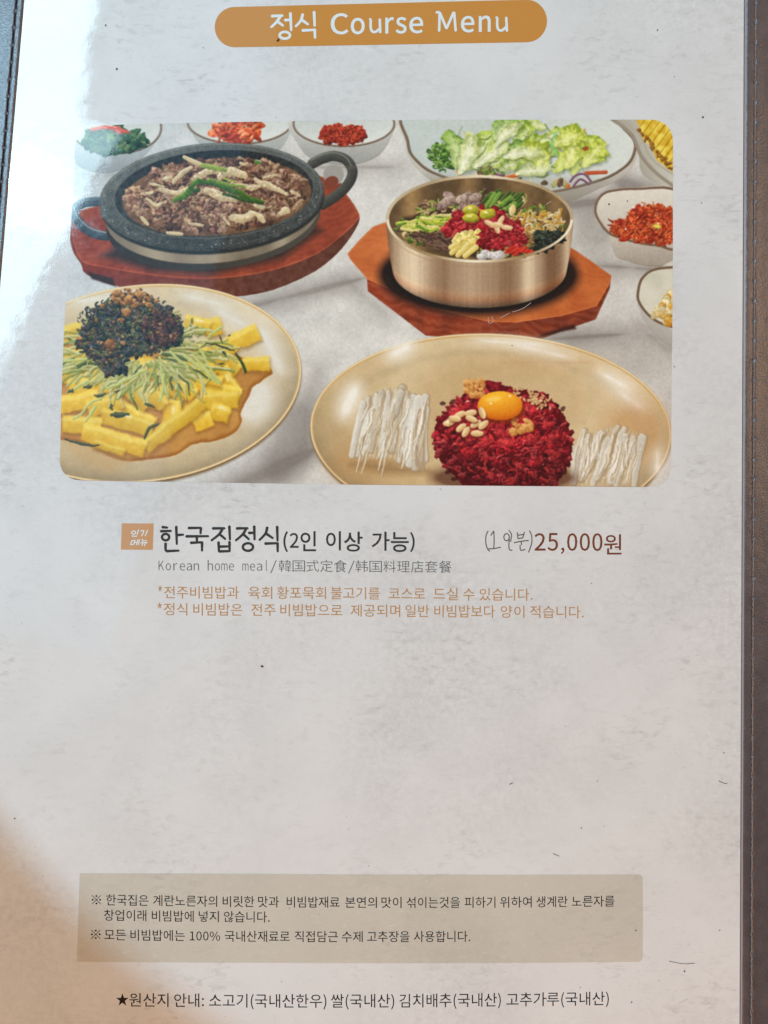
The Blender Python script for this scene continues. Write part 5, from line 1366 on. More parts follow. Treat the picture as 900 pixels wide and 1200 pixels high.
    ('s', 47925, 920, [[155,790,155,483,762,483,762,790],[236,723,681,723,681,550,236,550],[867,393,50,393,50,326,417,326,417,211,141,211,141,144,683,144,683,-84,766,-84,766,211,499,211,499,326,867,326]]),
    ('s', 48152, 920, [[169,761,87,761,87,314,506,314,506,761,424,761,424,610,169,610],[169,545,424,545,424,381,169,381],[752,826,669,826,669,162,752,162,752,484,885,484,885,553,752,553],[271,226,189,226,189,-58,792,-58,792,10,271,10]]),
    ('s', 48165, 920, [[169,781,87,781,87,370,506,370,506,781,424,781,424,649,169,649],[169,583,424,583,424,437,169,437],[264,288,182,288,182,-66,752,-66,752,288,669,288,669,180,264,180],[264,114,669,114,669,2,264,2],[752,827,669,827,669,330,752,330,752,549,885,549,885,619,752,619]]),
    ('s', 48176, 920, [[161,741,82,741,82,148,428,148,428,741,351,741,351,521,161,521],[161,454,351,454,351,216,161,216],[819,827,739,827,739,469,617,469,617,808,538,808,538,-32,617,-32,617,400,739,400,739,-78,819,-78]]),
    ('s', 48372, 920, [[229,763,146,763,146,300,417,300,417,106,50,106,50,37,870,37,870,106,499,106,499,300,771,300,771,763,689,763,689,602,229,602],[229,534,689,534,689,368,229,368]]),
    ('s', 48376, 920, [[240,791,158,791,158,429,417,429,417,333,50,333,50,265,867,265,867,333,500,333,500,429,760,429,760,791,678,791,678,678,240,678],[240,612,678,612,678,496,240,496],[238,193,155,193,155,-58,776,-58,776,10,238,10]]),
    ('s', 48520, 920, [[240,813,158,813,158,514,760,514,760,813,678,813,678,728,240,728],[240,665,678,665,678,579,240,579],[867,441,50,441,50,373,416,373,416,286,149,286,149,223,681,223,681,144,151,144,151,-3,151,-68,789,-68,789,-3,232,-3,232,84,762,84,762,286,499,286,499,373,867,373]]),
    ('s', 48708, 920, [[790,827,707,827,707,-79,790,-79],[184,750,101,750,101,139,527,139,527,750,445,750,445,512,184,512],[184,446,445,446,445,208,184,208]]),
    ('s', 48724, 920, [[179,780,97,780,97,360,520,360,520,780,438,780,438,642,179,642],[179,575,438,575,438,427,179,427],[791,826,708,826,708,300,791,300],[207,251,207,-65,791,-65,791,251],[288,185,710,185,710,3,288,3]]),
    ('s', 49324, 920, [[353,749,271,749,271,587,204,347,37,182,88,115,224,235,313,415,401,246,532,133,583,199,420,357,353,587],[745,827,662,827,662,-78,745,-78,745,390,893,390,893,461,745,461]]),
    ('s', 49328, 920, [[354,772,272,772,272,661,211,472,46,350,91,284,229,374,316,513,403,388,535,306,577,372,416,486,354,658],[752,827,669,827,669,159,752,159,752,480,885,480,885,550,752,550],[274,223,190,223,190,-58,792,-58,792,10,274,10]]),
    ('s', 49373, 920, [[736,205,515,248,294,205,213,86,294,-33,515,-76,736,-33,817,86],[354,158,515,184,675,158,734,86,675,14,515,-12,354,14,295,86],[319,770,239,770,239,649,189,496,50,378,95,314,208,397,280,515,349,411,458,339,502,403,368,505,319,649],[812,826,733,826,733,584,617,584,617,809,539,809,539,297,617,297,617,516,733,516,733,268,812,268]]),
    ('s', 49438, 920, [[463,253,167,253,167,185,380,185,380,-78,463,-78],[794,253,506,253,506,185,711,185,711,-78,794,-78],[794,827,711,827,711,645,514,645,514,576,711,576,711,301,794,301],[357,785,276,785,276,692,215,506,51,386,94,320,231,408,317,544,403,421,533,340,577,405,418,517,357,687]]),
    ('s', 49548, 920, [[499,766,412,766,412,697,307,496,82,386,118,317,317,405,456,568,596,405,795,317,831,386,605,496,499,697],[497,328,415,328,415,108,50,108,50,40,870,40,870,108,497,108]]),
    ('s', 49688, 920, [[502,795,416,795,416,744,316,575,92,483,125,416,324,489,460,627,596,489,794,416,827,483,603,575,502,744],[867,318,50,318,50,249,416,249,416,-78,498,-78,498,249,867,249]]),
    ('s', 49828, 920, [[870,113,50,113,50,44,870,44],[499,764,412,764,412,695,307,488,84,373,121,304,318,397,456,564,594,396,791,304,829,373,605,488,499,695]]),
    ('s', 49845, 920, [[235,284,153,284,153,-66,760,-66,760,284,678,284,678,180,235,180],[235,115,678,115,678,1,235,1],[867,415,50,415,50,347,867,347],[501,817,416,817,416,776,317,626,96,544,127,478,324,545,459,670,594,545,790,478,820,544,601,627,501,776]]),
    ('s', 49885, 920, [[791,237,187,237,187,169,708,169,708,-78,791,-78],[791,827,708,827,708,283,791,283],[369,784,285,784,285,696,223,509,58,386,100,320,240,411,328,551,418,421,554,336,595,402,432,518,369,696]]),
    ('s', 49892, 920, [[790,827,708,827,708,359,790,359],[791,313,206,313,206,247,709,247,709,158,209,158,209,-1,209,-68,822,-68,822,-1,289,-1,289,95,791,95],[369,801,285,801,285,732,222,551,56,433,98,367,238,455,328,591,418,465,556,384,597,449,433,560,369,732]]),
    ('s', 49920, 920, [[770,827,688,827,688,357,770,357,770,560,886,560,886,630,770,630],[770,318,177,318,177,252,689,252,689,162,179,162,179,-1,179,-68,804,-68,804,-1,261,-1,261,100,770,100],[261,787,182,787,182,725,150,580,42,456,87,397,170,474,220,575,265,470,346,387,426,467,471,570,521,471,605,397,650,456,541,575,509,725,509,787,430,787,430,725,413,603,347,483,279,605,261,725]]),
    ('s', 50504, 920, [[471,701,302,763,134,701,66,540,134,380,302,317,471,380,538,540],[302,691,414,649,458,540,414,432,302,390,192,432,147,540,192,649],[752,827,669,827,669,161,752,161,752,483,885,483,885,552,752,552],[271,229,189,229,189,-58,792,-58,792,10,271,10]]),
    ('s', 50506, 920, [[467,718,300,776,133,718,66,567,133,417,300,358,467,417,533,567],[191,668,300,707,409,668,453,567,409,466,300,426,191,466,147,567],[735,144,614,179,493,144,446,51,493,-42,614,-76,735,-42,781,51],[547,100,614,119,681,100,707,51,681,2,614,-17,547,2,520,51],[752,827,669,827,669,376,752,376,752,555,885,555,885,624,752,624],[655,353,574,353,574,273,387,273,387,210,840,210,840,273,655,273],[225,278,144,278,144,-54,188,-54,294,-48,419,-21,406,45,312,23,225,15]]),
    ('s', 50577, 920, [[472,714,302,773,133,714,66,560,133,406,302,347,472,406,538,560],[191,663,302,703,414,663,458,560,414,457,302,417,191,457,147,560],[681,218,464,263,246,218,166,93,246,-31,464,-76,681,-31,760,93],[464,196,622,169,679,93,622,18,464,-9,306,18,248,93,306,169],[752,827,669,827,669,291,752,291,752,430,883,430,883,499,752,499,752,623,883,623,883,692,752,692]]),
    ('s', 50629, 920, [[794,827,711,827,711,611,526,611,451,737,297,785,130,727,64,576,130,425,297,366,452,415,527,543,711,543,711,341,794,341],[297,715,407,677,450,576,407,475,297,436,186,475,143,576,186,677],[297,296,215,296,215,-66,794,-66,794,296,711,296,711,183,297,183],[297,117,711,117,711,2,297,2]]),
    ('s', 50640, 920, [[819,827,739,827,739,-78,819,-78],[638,808,559,808,559,475,446,475,388,677,253,751,114,667,61,437,114,206,253,121,389,198,446,407,559,407,559,-32,638,-32],[253,674,339,610,370,437,339,263,253,199,169,263,138,437,169,610]]),
    ('s', 50668, 920, [[794,827,712,827,712,625,480,625,402,723,291,757,129,672,66,442,129,212,291,126,407,164,486,271,712,271,712,-79,794,-79],[186,617,291,683,397,617,438,442,397,266,291,200,186,266,145,442],[503,557,712,557,712,339,506,339,514,388,516,442,513,502]]),
    ('s', 50672, 920, [[794,826,711,826,711,685,481,685,402,747,297,769,130,706,64,542,130,380,297,316,403,339,482,401,711,401,711,158,794,158],[187,653,297,695,406,653,450,542,406,432,297,389,187,432,143,542],[517,617,711,617,711,469,518,469,526,505,529,542,526,581],[299,227,217,227,217,-58,819,-58,819,10,299,10]]),
    ('s', 50857, 920, [[685,203,458,244,230,203,148,85,230,-35,458,-76,685,-35,767,85],[292,155,458,180,624,155,684,85,624,13,458,-12,292,13,232,85],[691,766,458,810,226,766,140,642,169,562,251,507,251,380,50,380,50,313,867,313,867,380,665,380,665,507,747,562,776,642],[288,718,458,745,629,718,691,642,629,566,458,539,288,566,225,642],[334,380,334,485,393,478,458,475,524,478,583,485,583,380]]),
    ('s', 50864, 920, [[687,738,457,791,229,738,141,592,229,448,457,394,687,448,774,592],[290,688,457,724,625,688,689,592,625,497,457,461,290,497,226,592],[869,309,49,309,49,240,416,240,416,-78,498,-78,498,240,869,240]]),
    ('s', 50896, 920, [[790,826,707,826,707,292,523,292,523,232,707,232,707,139,790,139],[500,747,339,790,179,747,117,632,179,518,339,475,500,518,561,632],[235,702,339,728,442,702,482,632,442,563,339,537,235,563,195,632],[634,375,628,435,327,413,45,408,56,340,175,341,306,344,306,170,389,170,389,349,513,359],[256,206,173,206,173,-58,812,-58,812,10,256,10]]),
    ('s', 50948, 920, [[511,733,345,784,180,733,115,598,180,464,345,412,511,464,576,598],[237,684,345,716,455,684,497,598,455,513,345,481,237,513,195,598],[791,826,709,826,709,-78,791,-78],[650,307,644,369,335,341,48,336,59,266,178,267,309,271,309,-50,392,-50,392,276,522,288]]),
    ('s', 50977, 920, [[690,760,458,806,226,760,140,633,226,505,458,459,690,505,776,633],[458,740,628,712,691,633,628,554,458,525,288,554,225,633,288,712],[867,391,50,391,50,324,265,324,265,211,141,211,141,144,683,144,683,-78,766,-78,766,211,651,211,651,324,867,324],[348,211,348,324,569,324,569,211]]),
    ('s', 51004, 920, [[458,769,224,701,130,520,224,339,458,270,693,339,787,520,693,701],[280,652,458,702,636,652,707,520,636,388,458,338,280,388,209,520],[870,111,50,111,50,42,870,42]]),
    ('s', 51008, 920, [[867,351,50,351,50,284,867,284],[690,749,458,796,226,749,140,616,226,483,458,435,690,483,776,616],[288,699,458,729,628,699,691,616,628,533,458,503,288,533,225,616],[238,204,155,204,155,-58,776,-58,776,10,238,10]]),
    ('s', 51012, 920, [[692,771,458,811,224,771,140,655,224,539,458,498,692,539,776,655],[287,724,458,749,630,724,691,655,630,585,458,561,287,585,226,655],[867,437,50,437,50,370,867,370],[762,293,149,293,149,230,681,230,681,150,151,150,151,-3,151,-68,789,-68,789,-3,232,-3,232,89,762,89]]),
    ('s', 51032, 920, [[517,702,343,761,169,702,100,548,169,394,343,335,517,394,585,548],[343,689,459,650,504,548,459,446,343,407,228,446,182,548,228,650],[787,827,704,827,704,-79,787,-79],[652,159,645,220,338,193,55,189,66,119,343,124]]),
    ('s', 51060, 920, [[790,827,707,827,707,-79,790,-79],[313,757,148,672,83,442,148,212,313,126,478,212,542,442,478,672],[205,617,313,683,421,617,462,442,421,266,313,200,205,266,163,442]]),
    ('s', 51068, 920, [[471,738,304,794,136,738,70,593,136,449,304,393,471,449,537,593],[195,689,304,725,414,689,457,593,414,498,304,461,195,498,151,593],[791,827,708,827,708,364,791,364],[791,319,206,319,206,253,709,253,709,162,209,162,209,1,209,-66,822,-66,822,1,289,1,289,100,791,100]]),
    ('s', 51080, 920, [[791,826,708,826,708,310,791,310],[476,716,306,774,137,716,70,562,137,411,306,352,476,411,542,562],[195,665,306,704,417,665,461,562,417,461,306,421,195,461,151,562],[355,270,275,270,275,222,227,92,94,-4,135,-65,245,3,314,102,376,-1,483,-73,587,1,649,105,719,4,831,-65,872,-4,739,88,691,222,691,270,610,270,610,222,578,109,481,8,387,103,355,222]]),
    ('s', 51088, 920, [[555,734,67,734,67,665,273,665,273,551,203,323,35,162,84,96,222,216,315,395,406,230,540,118,587,184,422,337,355,551,355,665,555,665],[745,827,662,827,662,-78,745,-78,745,392,893,392,893,462,745,462]]),
    ('s', 51109, 920, [[681,213,464,257,246,213,166,91,246,-32,464,-76,681,-32,760,91],[306,165,464,191,622,165,679,91,622,17,464,-10,306,17,248,91],[555,760,71,760,71,692,273,692,273,656,211,479,46,363,88,297,228,384,316,519,402,401,535,324,574,389,416,495,356,657,356,692,555,692],[752,827,669,827,669,282,752,282,752,528,885,528,885,597,752,597]]),
    ('s', 51116, 920, [[821,827,741,827,741,462,623,462,623,808,544,808,544,-32,623,-32,623,392,741,392,741,-78,821,-78],[481,720,62,720,62,652,237,652,237,582,187,336,40,172,92,108,209,222,279,386,349,240,462,140,511,204,366,356,317,582,317,652,481,652]]),
    ('s', 51201, 920, [[794,237,190,237,190,169,711,169,711,-78,794,-78],[794,827,711,827,711,591,534,591,534,522,711,522,711,286,794,286],[562,765,79,765,79,697,280,697,280,661,217,484,53,366,96,300,236,389,324,525,409,402,541,321,583,386,425,498,364,662,364,697,562,697]]),
    ('s', 51204, 920, [[794,826,711,826,711,577,529,577,529,509,711,509,711,163,794,163],[562,753,79,753,79,685,280,685,280,641,217,462,53,345,96,278,235,368,323,504,409,381,541,299,583,365,425,477,364,641,364,685,562,685],[299,222,217,222,217,-58,819,-58,819,10,299,10]]),
    ('s', 51217, 920, [[297,292,215,292,215,-66,793,-66,793,292,711,292,711,181,297,181],[297,115,711,115,711,2,297,2],[793,827,711,827,711,608,532,608,532,539,711,539,711,335,793,335],[562,773,79,773,79,705,280,705,280,682,217,504,53,386,96,320,235,409,323,546,409,423,541,341,583,406,425,518,364,682,364,705,562,705]]),
    ('s', 51221, 920, [[717,216,496,260,275,216,195,91,275,-33,496,-77,717,-33,797,91],[336,168,496,195,657,168,715,91,657,15,496,-12,336,15,277,91],[794,827,711,827,711,592,533,592,533,523,711,523,711,288,794,288],[562,761,79,761,79,693,280,693,280,662,217,482,53,362,96,296,236,387,324,525,409,403,541,321,583,387,425,499,364,663,364,693,562,693]]),
    ('s', 51228, 920, [[817,827,738,827,738,-78,817,-78],[635,806,557,806,557,502,408,502,408,434,557,434,557,-31,635,-31],[477,721,64,721,64,653,235,653,235,571,184,335,39,165,90,103,205,220,276,388,346,233,457,124,507,186,365,347,315,571,315,653,477,653]]),
    ('s', 51452, 920, [[789,770,127,770,127,704,412,704,412,699,315,541,98,454,130,388,326,460,458,595,591,460,788,388,819,454,603,541,505,699,505,704,789,704],[867,312,50,312,50,244,416,244,416,-77,498,-77,498,244,867,244]]),
    ('s', 51648, 920, [[790,827,707,827,707,-78,790,-78],[584,734,79,734,79,665,289,665,289,551,218,321,50,162,98,96,238,215,332,394,427,228,568,118,614,184,444,332,373,551,373,665,584,665]]),
    ('s', 51649, 920, [[791,827,708,827,708,280,791,280],[791,232,187,232,187,164,708,164,708,-78,791,-78],[579,764,84,764,84,696,291,696,291,661,228,484,62,367,105,303,246,390,335,524,424,400,561,320,603,385,439,494,375,661,375,696,579,696]]),
    ('s', 51665, 920, [[791,827,708,827,708,337,791,337],[290,293,209,293,209,-66,791,-66,791,293,709,293,709,185,290,185],[290,119,709,119,709,2,290,2],[579,767,84,767,84,700,291,700,291,679,227,510,61,401,103,335,244,419,334,549,425,428,563,351,604,416,439,519,375,679,375,700,579,700]]),
    ('s', 52285, 920, [[682,208,464,250,245,208,166,87,245,-33,464,-75,682,-33,760,87],[464,185,622,160,679,87,622,15,464,-11,305,15,248,87,305,160],[359,831,276,831,276,717,75,717,75,650,276,650,276,632,214,466,51,360,92,295,231,376,318,503,406,390,540,318,579,384,419,482,358,632,358,650,558,650,558,717,359,717],[752,827,669,827,669,273,752,273,752,524,885,524,885,593,752,593]]),
    ('s', 52628, 920, [[867,280,50,280,50,211,417,211,417,-79,499,-79,499,211,867,211],[499,827,417,827,417,715,129,715,129,648,417,648,320,498,101,415,131,349,326,414,459,537,591,415,785,349,815,415,597,498,500,648,788,648,788,715,499,715]]),
    ('s', 52824, 920, [[790,827,707,827,707,-78,790,-78],[383,810,300,810,300,670,91,670,91,603,301,603,301,534,234,312,67,161,113,97,252,208,343,376,436,218,574,113,620,177,451,321,383,534,383,603,589,603,589,670,383,670]]),
    ('s', 53076, 920, [[768,739,148,739,148,671,687,671,687,653,687,590,685,521,122,498,135,426,681,458,670,357,649,243,731,234,764,472,768,653],[450,348,368,348,368,114,50,114,50,45,867,45,867,114,450,114]]),
    ('s', 54252, 920, [[793,740,122,740,122,672,262,672,262,376,124,376,124,310,416,310,416,104,50,104,50,34,870,34,870,104,498,104,498,310,791,310,791,376,652,376,652,672,793,672],[345,376,345,672,570,672,570,376]]),
    ('s', 54588, 920, [[792,827,709,827,709,-78,792,-78],[584,730,72,730,72,662,172,662,172,217,49,216,58,146,336,151,635,180,630,242,558,234,484,228,484,662,584,662],[252,218,252,662,403,662,403,224]]),
    ('s', 54616, 920, [[474,482,316,540,158,482,95,332,158,182,316,124,474,182,536,332],[214,432,316,471,417,432,457,332,417,232,316,193,214,232,174,332],[745,827,663,827,663,-78,745,-78,745,386,893,386,893,455,745,455],[356,816,273,816,273,682,45,682,45,614,578,614,578,682,356,682]]),
    ('s', 54620, 920, [[475,554,319,600,162,554,102,431,162,309,319,263,475,309,535,431],[220,507,319,535,418,507,456,431,418,356,319,328,220,356,182,431],[752,826,669,826,669,148,752,148,752,460,885,460,885,529,752,529],[271,202,189,202,189,-58,792,-58,792,10,271,10],[361,826,278,826,278,716,52,716,52,649,586,649,586,716,361,716]]),
    ('s', 54633, 920, [[265,261,183,261,183,-66,752,-66,752,261,669,261,669,166,265,166],[265,101,669,101,669,1,265,1],[476,582,319,625,162,582,102,467,162,351,319,308,476,351,535,467],[220,536,319,562,418,536,456,467,418,397,319,371,220,397,182,467],[752,827,669,827,669,301,752,301,752,526,885,526,885,596,752,596],[361,835,278,835,278,734,52,734,52,667,586,667,586,734,361,734]]),
    ('s', 54889, 920, [[679,166,461,202,243,166,165,62,243,-41,461,-77,679,-41,757,62],[303,120,461,140,618,120,673,62,618,5,461,-15,303,5,248,62],[481,615,327,649,174,615,116,521,162,434,287,394,287,322,160,320,45,319,55,253,325,259,620,290,614,348,494,335,369,326,369,394,493,435,538,521],[231,573,327,592,424,573,459,521,424,468,327,449,231,468,195,521],[751,826,668,826,668,213,751,213,751,485,883,485,883,554,751,554],[369,834,287,834,287,749,68,749,68,686,587,686,587,749,369,749]]),
    ('s', 54924, 920, [[787,827,704,827,704,-78,787,-78],[506,552,348,598,192,552,132,430,180,319,308,265,308,168,176,165,55,164,67,94,347,100,652,130,646,192,520,179,391,171,391,266,518,320,566,430],[249,505,348,533,449,505,487,430,449,356,348,328,249,356,210,430],[391,826,308,826,308,716,74,716,74,649,623,649,623,716,391,716]]),
]

GLYPH = {}
for _w, _c, _adv, _lps in OUTLINES:
    _ls = [np.array(l, float).reshape(-1, 2) for l in _lps]
    _ar = [float(np.sum(np.roll(l[:, 0], 1) * l[:, 1] - l[:, 0] * np.roll(l[:, 1], 1))) for l in _ls]
    _pts, _tri, _n = [], [], 0
    for i, l in enumerate(_ls):
        if _ar[i] <= 0: continue
        grp = [l]
        for j, h in enumerate(_ls):
            if _ar[j] < 0:
                best = min((_ar[k] for k, q in enumerate(_ls) if _ar[k] > 0 and InPoly(q.tolist())(h[:, 0].mean() * .02 + h[0, 0] * .98, h[:, 1].mean() * .02 + h[0, 1] * .98)), default=None)
                if best == _ar[i]: grp.append(h)
        tr = tessellate_polygon([[Vector((x, y, 0)) for x, y in g] for g in grp])
        _pts.append(np.vstack(grp)); _tri += [tuple(_n + v for v in f) for f in tr]
        _n += sum(len(g) for g in grp)
    GLYPH[_w + chr(_c)] = (_adv / 1000., np.vstack(_pts) / 1000., np.array(_tri, int))
JOBS = []


def word(bucket, text, x0, x1, em, base, st='s', y=None):
    JOBS.append((bucket, text, x0, x1, em, base, st, y))


def flush(buckets):
    acc = {k: ([], []) for k in buckets}
    for bucket, text, x0, x1, em, base, st, yy in JOBS:
        pen = 0.; cs = []; fs_ = []; k0 = 0
        for ch in text:
            adv, vv, ff = GLYPH[st + ch]
            cs.append(vv + (pen, 0)); fs_.append(ff.astype(int) + k0); k0 += len(vv); pen += adv
        co = np.vstack(cs); fc = np.vstack(fs_)
        V, F = acc[bucket]
        k = len(V)
        a, b = co[:, 0].min(), co[:, 0].max()
        px = x0 + (co[:, 0] - a) / (b - a) * (x1 - x0)
        if yy:
            c, d = co[:, 1].min(), co[:, 1].max()
            py = yy[1] + (co[:, 1] - c) / (d - c) * (yy[0] - yy[1])
        else:
            py = np.interp(px, [q[0] for q in base], [q[1] for q in base]) - co[:, 1] * em
        X, Y = P(px, py)
        V += [(float(x), float(y_), buckets[bucket][2]) for x, y_ in zip(X, Y)]
        F += [tuple(int(k + i) for i in f) for f in fc]
    for k, (V, F) in acc.items():
        nm, mat, z, par, lab = buckets[k]
        F = [f if (V[f[1]][0] - V[f[0]][0]) * (V[f[2]][1] - V[f[0]][1]) > (V[f[1]][1] - V[f[0]][1]) * (V[f[2]][0] - V[f[0]][0]) else f[::-1] for f in F]
        link(nm, mesh(nm, V, F), mat, par, label=lab)


B = {
    'title': ('lettering', M_PALE, L2, banner, 'pale title lettering on the orange banner'),
    'h2': ('lettering', M_DARK, L1, page, 'dark lettering in round brackets after the dish name'),
    'price': ('price_lettering', M_BROWN, L1, page, 'reddish brown price lettering'),
    'l1': ('lettering', M_GREY, L1, page, 'thin grey line in English and Chinese under the dish name'),
    'l2': ('lettering', M_TAN, L1, page, 'upper tan line under the dish name'),
    'l3': ('lettering', M_TAN, L1, page, 'lower tan line under the dish name'),
    'a': ('lettering', M_DARK2, L2, notice, 'top line of the notice'),
    'b': ('lettering', M_DARK2, L2, notice, 'indented second line of the notice'),
    'c': ('lettering', M_DARK2, L2, notice, 'bottom line of the notice'),
    'd': ('lettering', M_DARK2, L1, page, 'dark line with a star at the foot of the page'),
}
tb = [(380, 40.4), (500, 38.4), (600, 36.6)]
word('title', 'C', 387.5, 408.5, 33, tb, 't', (15.6, 40.6))
for ch, a, b_ in (('o', 411, 427.5), ('r', 451.5, 461.5), ('s', 463.5, 476.5), ('e', 479.5, 496), ('e', 540, 556), ('n', 561, 575)):
    word('title', ch, a, b_, 33, tb, 't', (13.4, 37.4) if ch == 'M' else None)
for tx, a, b_, yy in (('(', 332, 337.5, (622.5, 647)), ('2', 339.5, 350, (624.5, 642)), ('인', 352, 370.5, (622.5, 646)), ('이', 382, 399.5, (622.5, 645)), ('상', 403, 425, (623, 646.5)), ('가', 435.5, 456.5, (623, 645.5)), ('능', 458, 479, (623.5, 647)), (')', 480.5, 486, (623.5, 647))):
    word('h2', tx, a, b_, 25, None, 'h', yy)
for tx, a, b_, yy in (('2', 626.3, 639.3, (624.8, 645.3)), ('5', 641.5, 654, (624.6, 645.5)), (',', 657.2, 661.4, (641.8, 649.2)), ('0', 664.5, 676.5, (624.8, 645.6)), ('0', 679.3, 691.3, (624.8, 645.6)), ('0', 694, 706, (624.8, 645.8)), ('원', 708, 728.3, (626, 649.8))):
    word('price', tx, a, b_, 25, None, 'p', yy)
m1 = [(185, 668.4), (360, 669), (530, 670.2)]
for i, ch in enumerate('Korean home meal/'):
    if ch == ' ': continue
    wd = {'m': 7.2, 'l': 1.3, 'r': 4.6, '/': 7.4}.get(ch, 6.3)
    c_ = 189 + i * 8.22
    word('l1', ch, c_ - wd / 2, c_ + wd / 2, 15.6, m1, 'm')
for i, ch in enumerate('韓国式定食'): word('l1', ch, 326.6 + i * 16.25, 341.2 + i * 16.25, 15.4, m1, 'm')
word('l1', '/', 408, 415.6, 15.6, m1, 'm')
for i, ch in enumerate('韩国料理店套餐'): word('l1', ch, 416.6 + i * 16.3, 431.2 + i * 16.3, 15.4, m1, 'm')
b2 = [(190, 700), (400, 701), (600, 702.8)]
for tx, a, b_ in (('전주비빔밥과', 192.5, 280), ('육회', 291, 319), ('황포묵회', 324.5, 382), ('불고기를', 387.5, 445), ('코스로', 455.5, 498), ('드실', 508, 536.5), ('수', 542.5, 556), ('있습니다.', 562, 624)):
    word('l2', tx, a, b_, 16.0, b2)
word('l2', '*', 185.2, 190, 16, None, 's', (686, 693))
b3 = [(190, 719.8), (400, 721.3), (680, 723.4)]
for tx, a, b_ in (('정식', 192, 219.5), ('비빔밥은', 226.5, 284), ('전주', 294.5, 323), ('비빔밥으로', 328.5, 401), ('제공되며', 411, 469), ('일반', 475, 503), ('비빔밥보다', 509, 580), ('양이', 586.5, 614.5), ('적습니다.', 621, 684)):
    word('l3', tx, a, b_, 16.0, b3)
word('l3', '*', 184.4, 189.8, 16, None, 's', (706, 713))
ba = [(107, 1059.6), (260, 1061.6), (400, 1062.7), (500, 1062.9), (600, 1062.4), (720, 1061.2)]
for tx, a, b_ in (('한국집은', 124.5, 174), ('계란노른자의', 179.5, 254.5), ('비릿한', 261, 298), ('맛과', 302.5, 327), ('비빔밥재료', 336, 398), ('본연의', 404.5, 441.6), ('맛이', 447, 470.5), ('섞이는것을', 476.5, 539), ('피하기', 544.5, 580.5), ('위하여', 586, 623), ('생계란', 628.5, 665), ('노른자를', 670, 720)):
    word('a', tx, a, b_, 14.4, ba)
word('a', '※', 107.5, 118.6, 14, None, 's', (1048.8, 1059.8))
bb = [(122, 1077.7), (220, 1079), (316, 1080)]
for tx, a, b_ in (('창업이래', 122, 171.5), ('비빔밥에', 178, 227), ('넣지', 233, 256.5), ('않습니다.', 262.5, 316)):
    word('b', tx, a, b_, 14.4, bb)
bc = [(107, 1100.4), (260, 1102.3), (400, 1103), (551, 1102.6)]
for tx, a, b_ in (('모든', 122.5, 147.5), ('비빔밥에는', 153, 216.5), ('100%', 222.5, 258), ('국내산재료로', 263.5, 339.5), ('직접담근', 345.5, 396), ('수제', 400.5, 425), ('고추장을', 430, 480), ('사용합니다.', 485, 551)):
    word('c', tx, a, b_, 14.4, bc)
word('c', '※', 106.6, 118, 14, None, 's', (1089.3, 1100.3))
bd = [(136, 1178.2), (330, 1179.6), (480, 1179.4), (714, 1176.6)]
for tx, a, b_ in (('원산지', 151.5, 197.5), ('안내:', 204, 239), ('소고기(국내산한우)', 245, 382.5), ('쌀(국내산)', 388, 462), ('김치배추(국내산)', 468, 587), ('고추가루(국내산)', 593.5, 713.5)):
    word('d', tx, a, b_, 17.8, bd)
word('d', '★', 136.3, 150.6, 17, None, 's', (1163.8, 1178.4))
flush(B)


def _stuff(o, yes):
    if yes: o['kind'] = 'stuff'
    return o


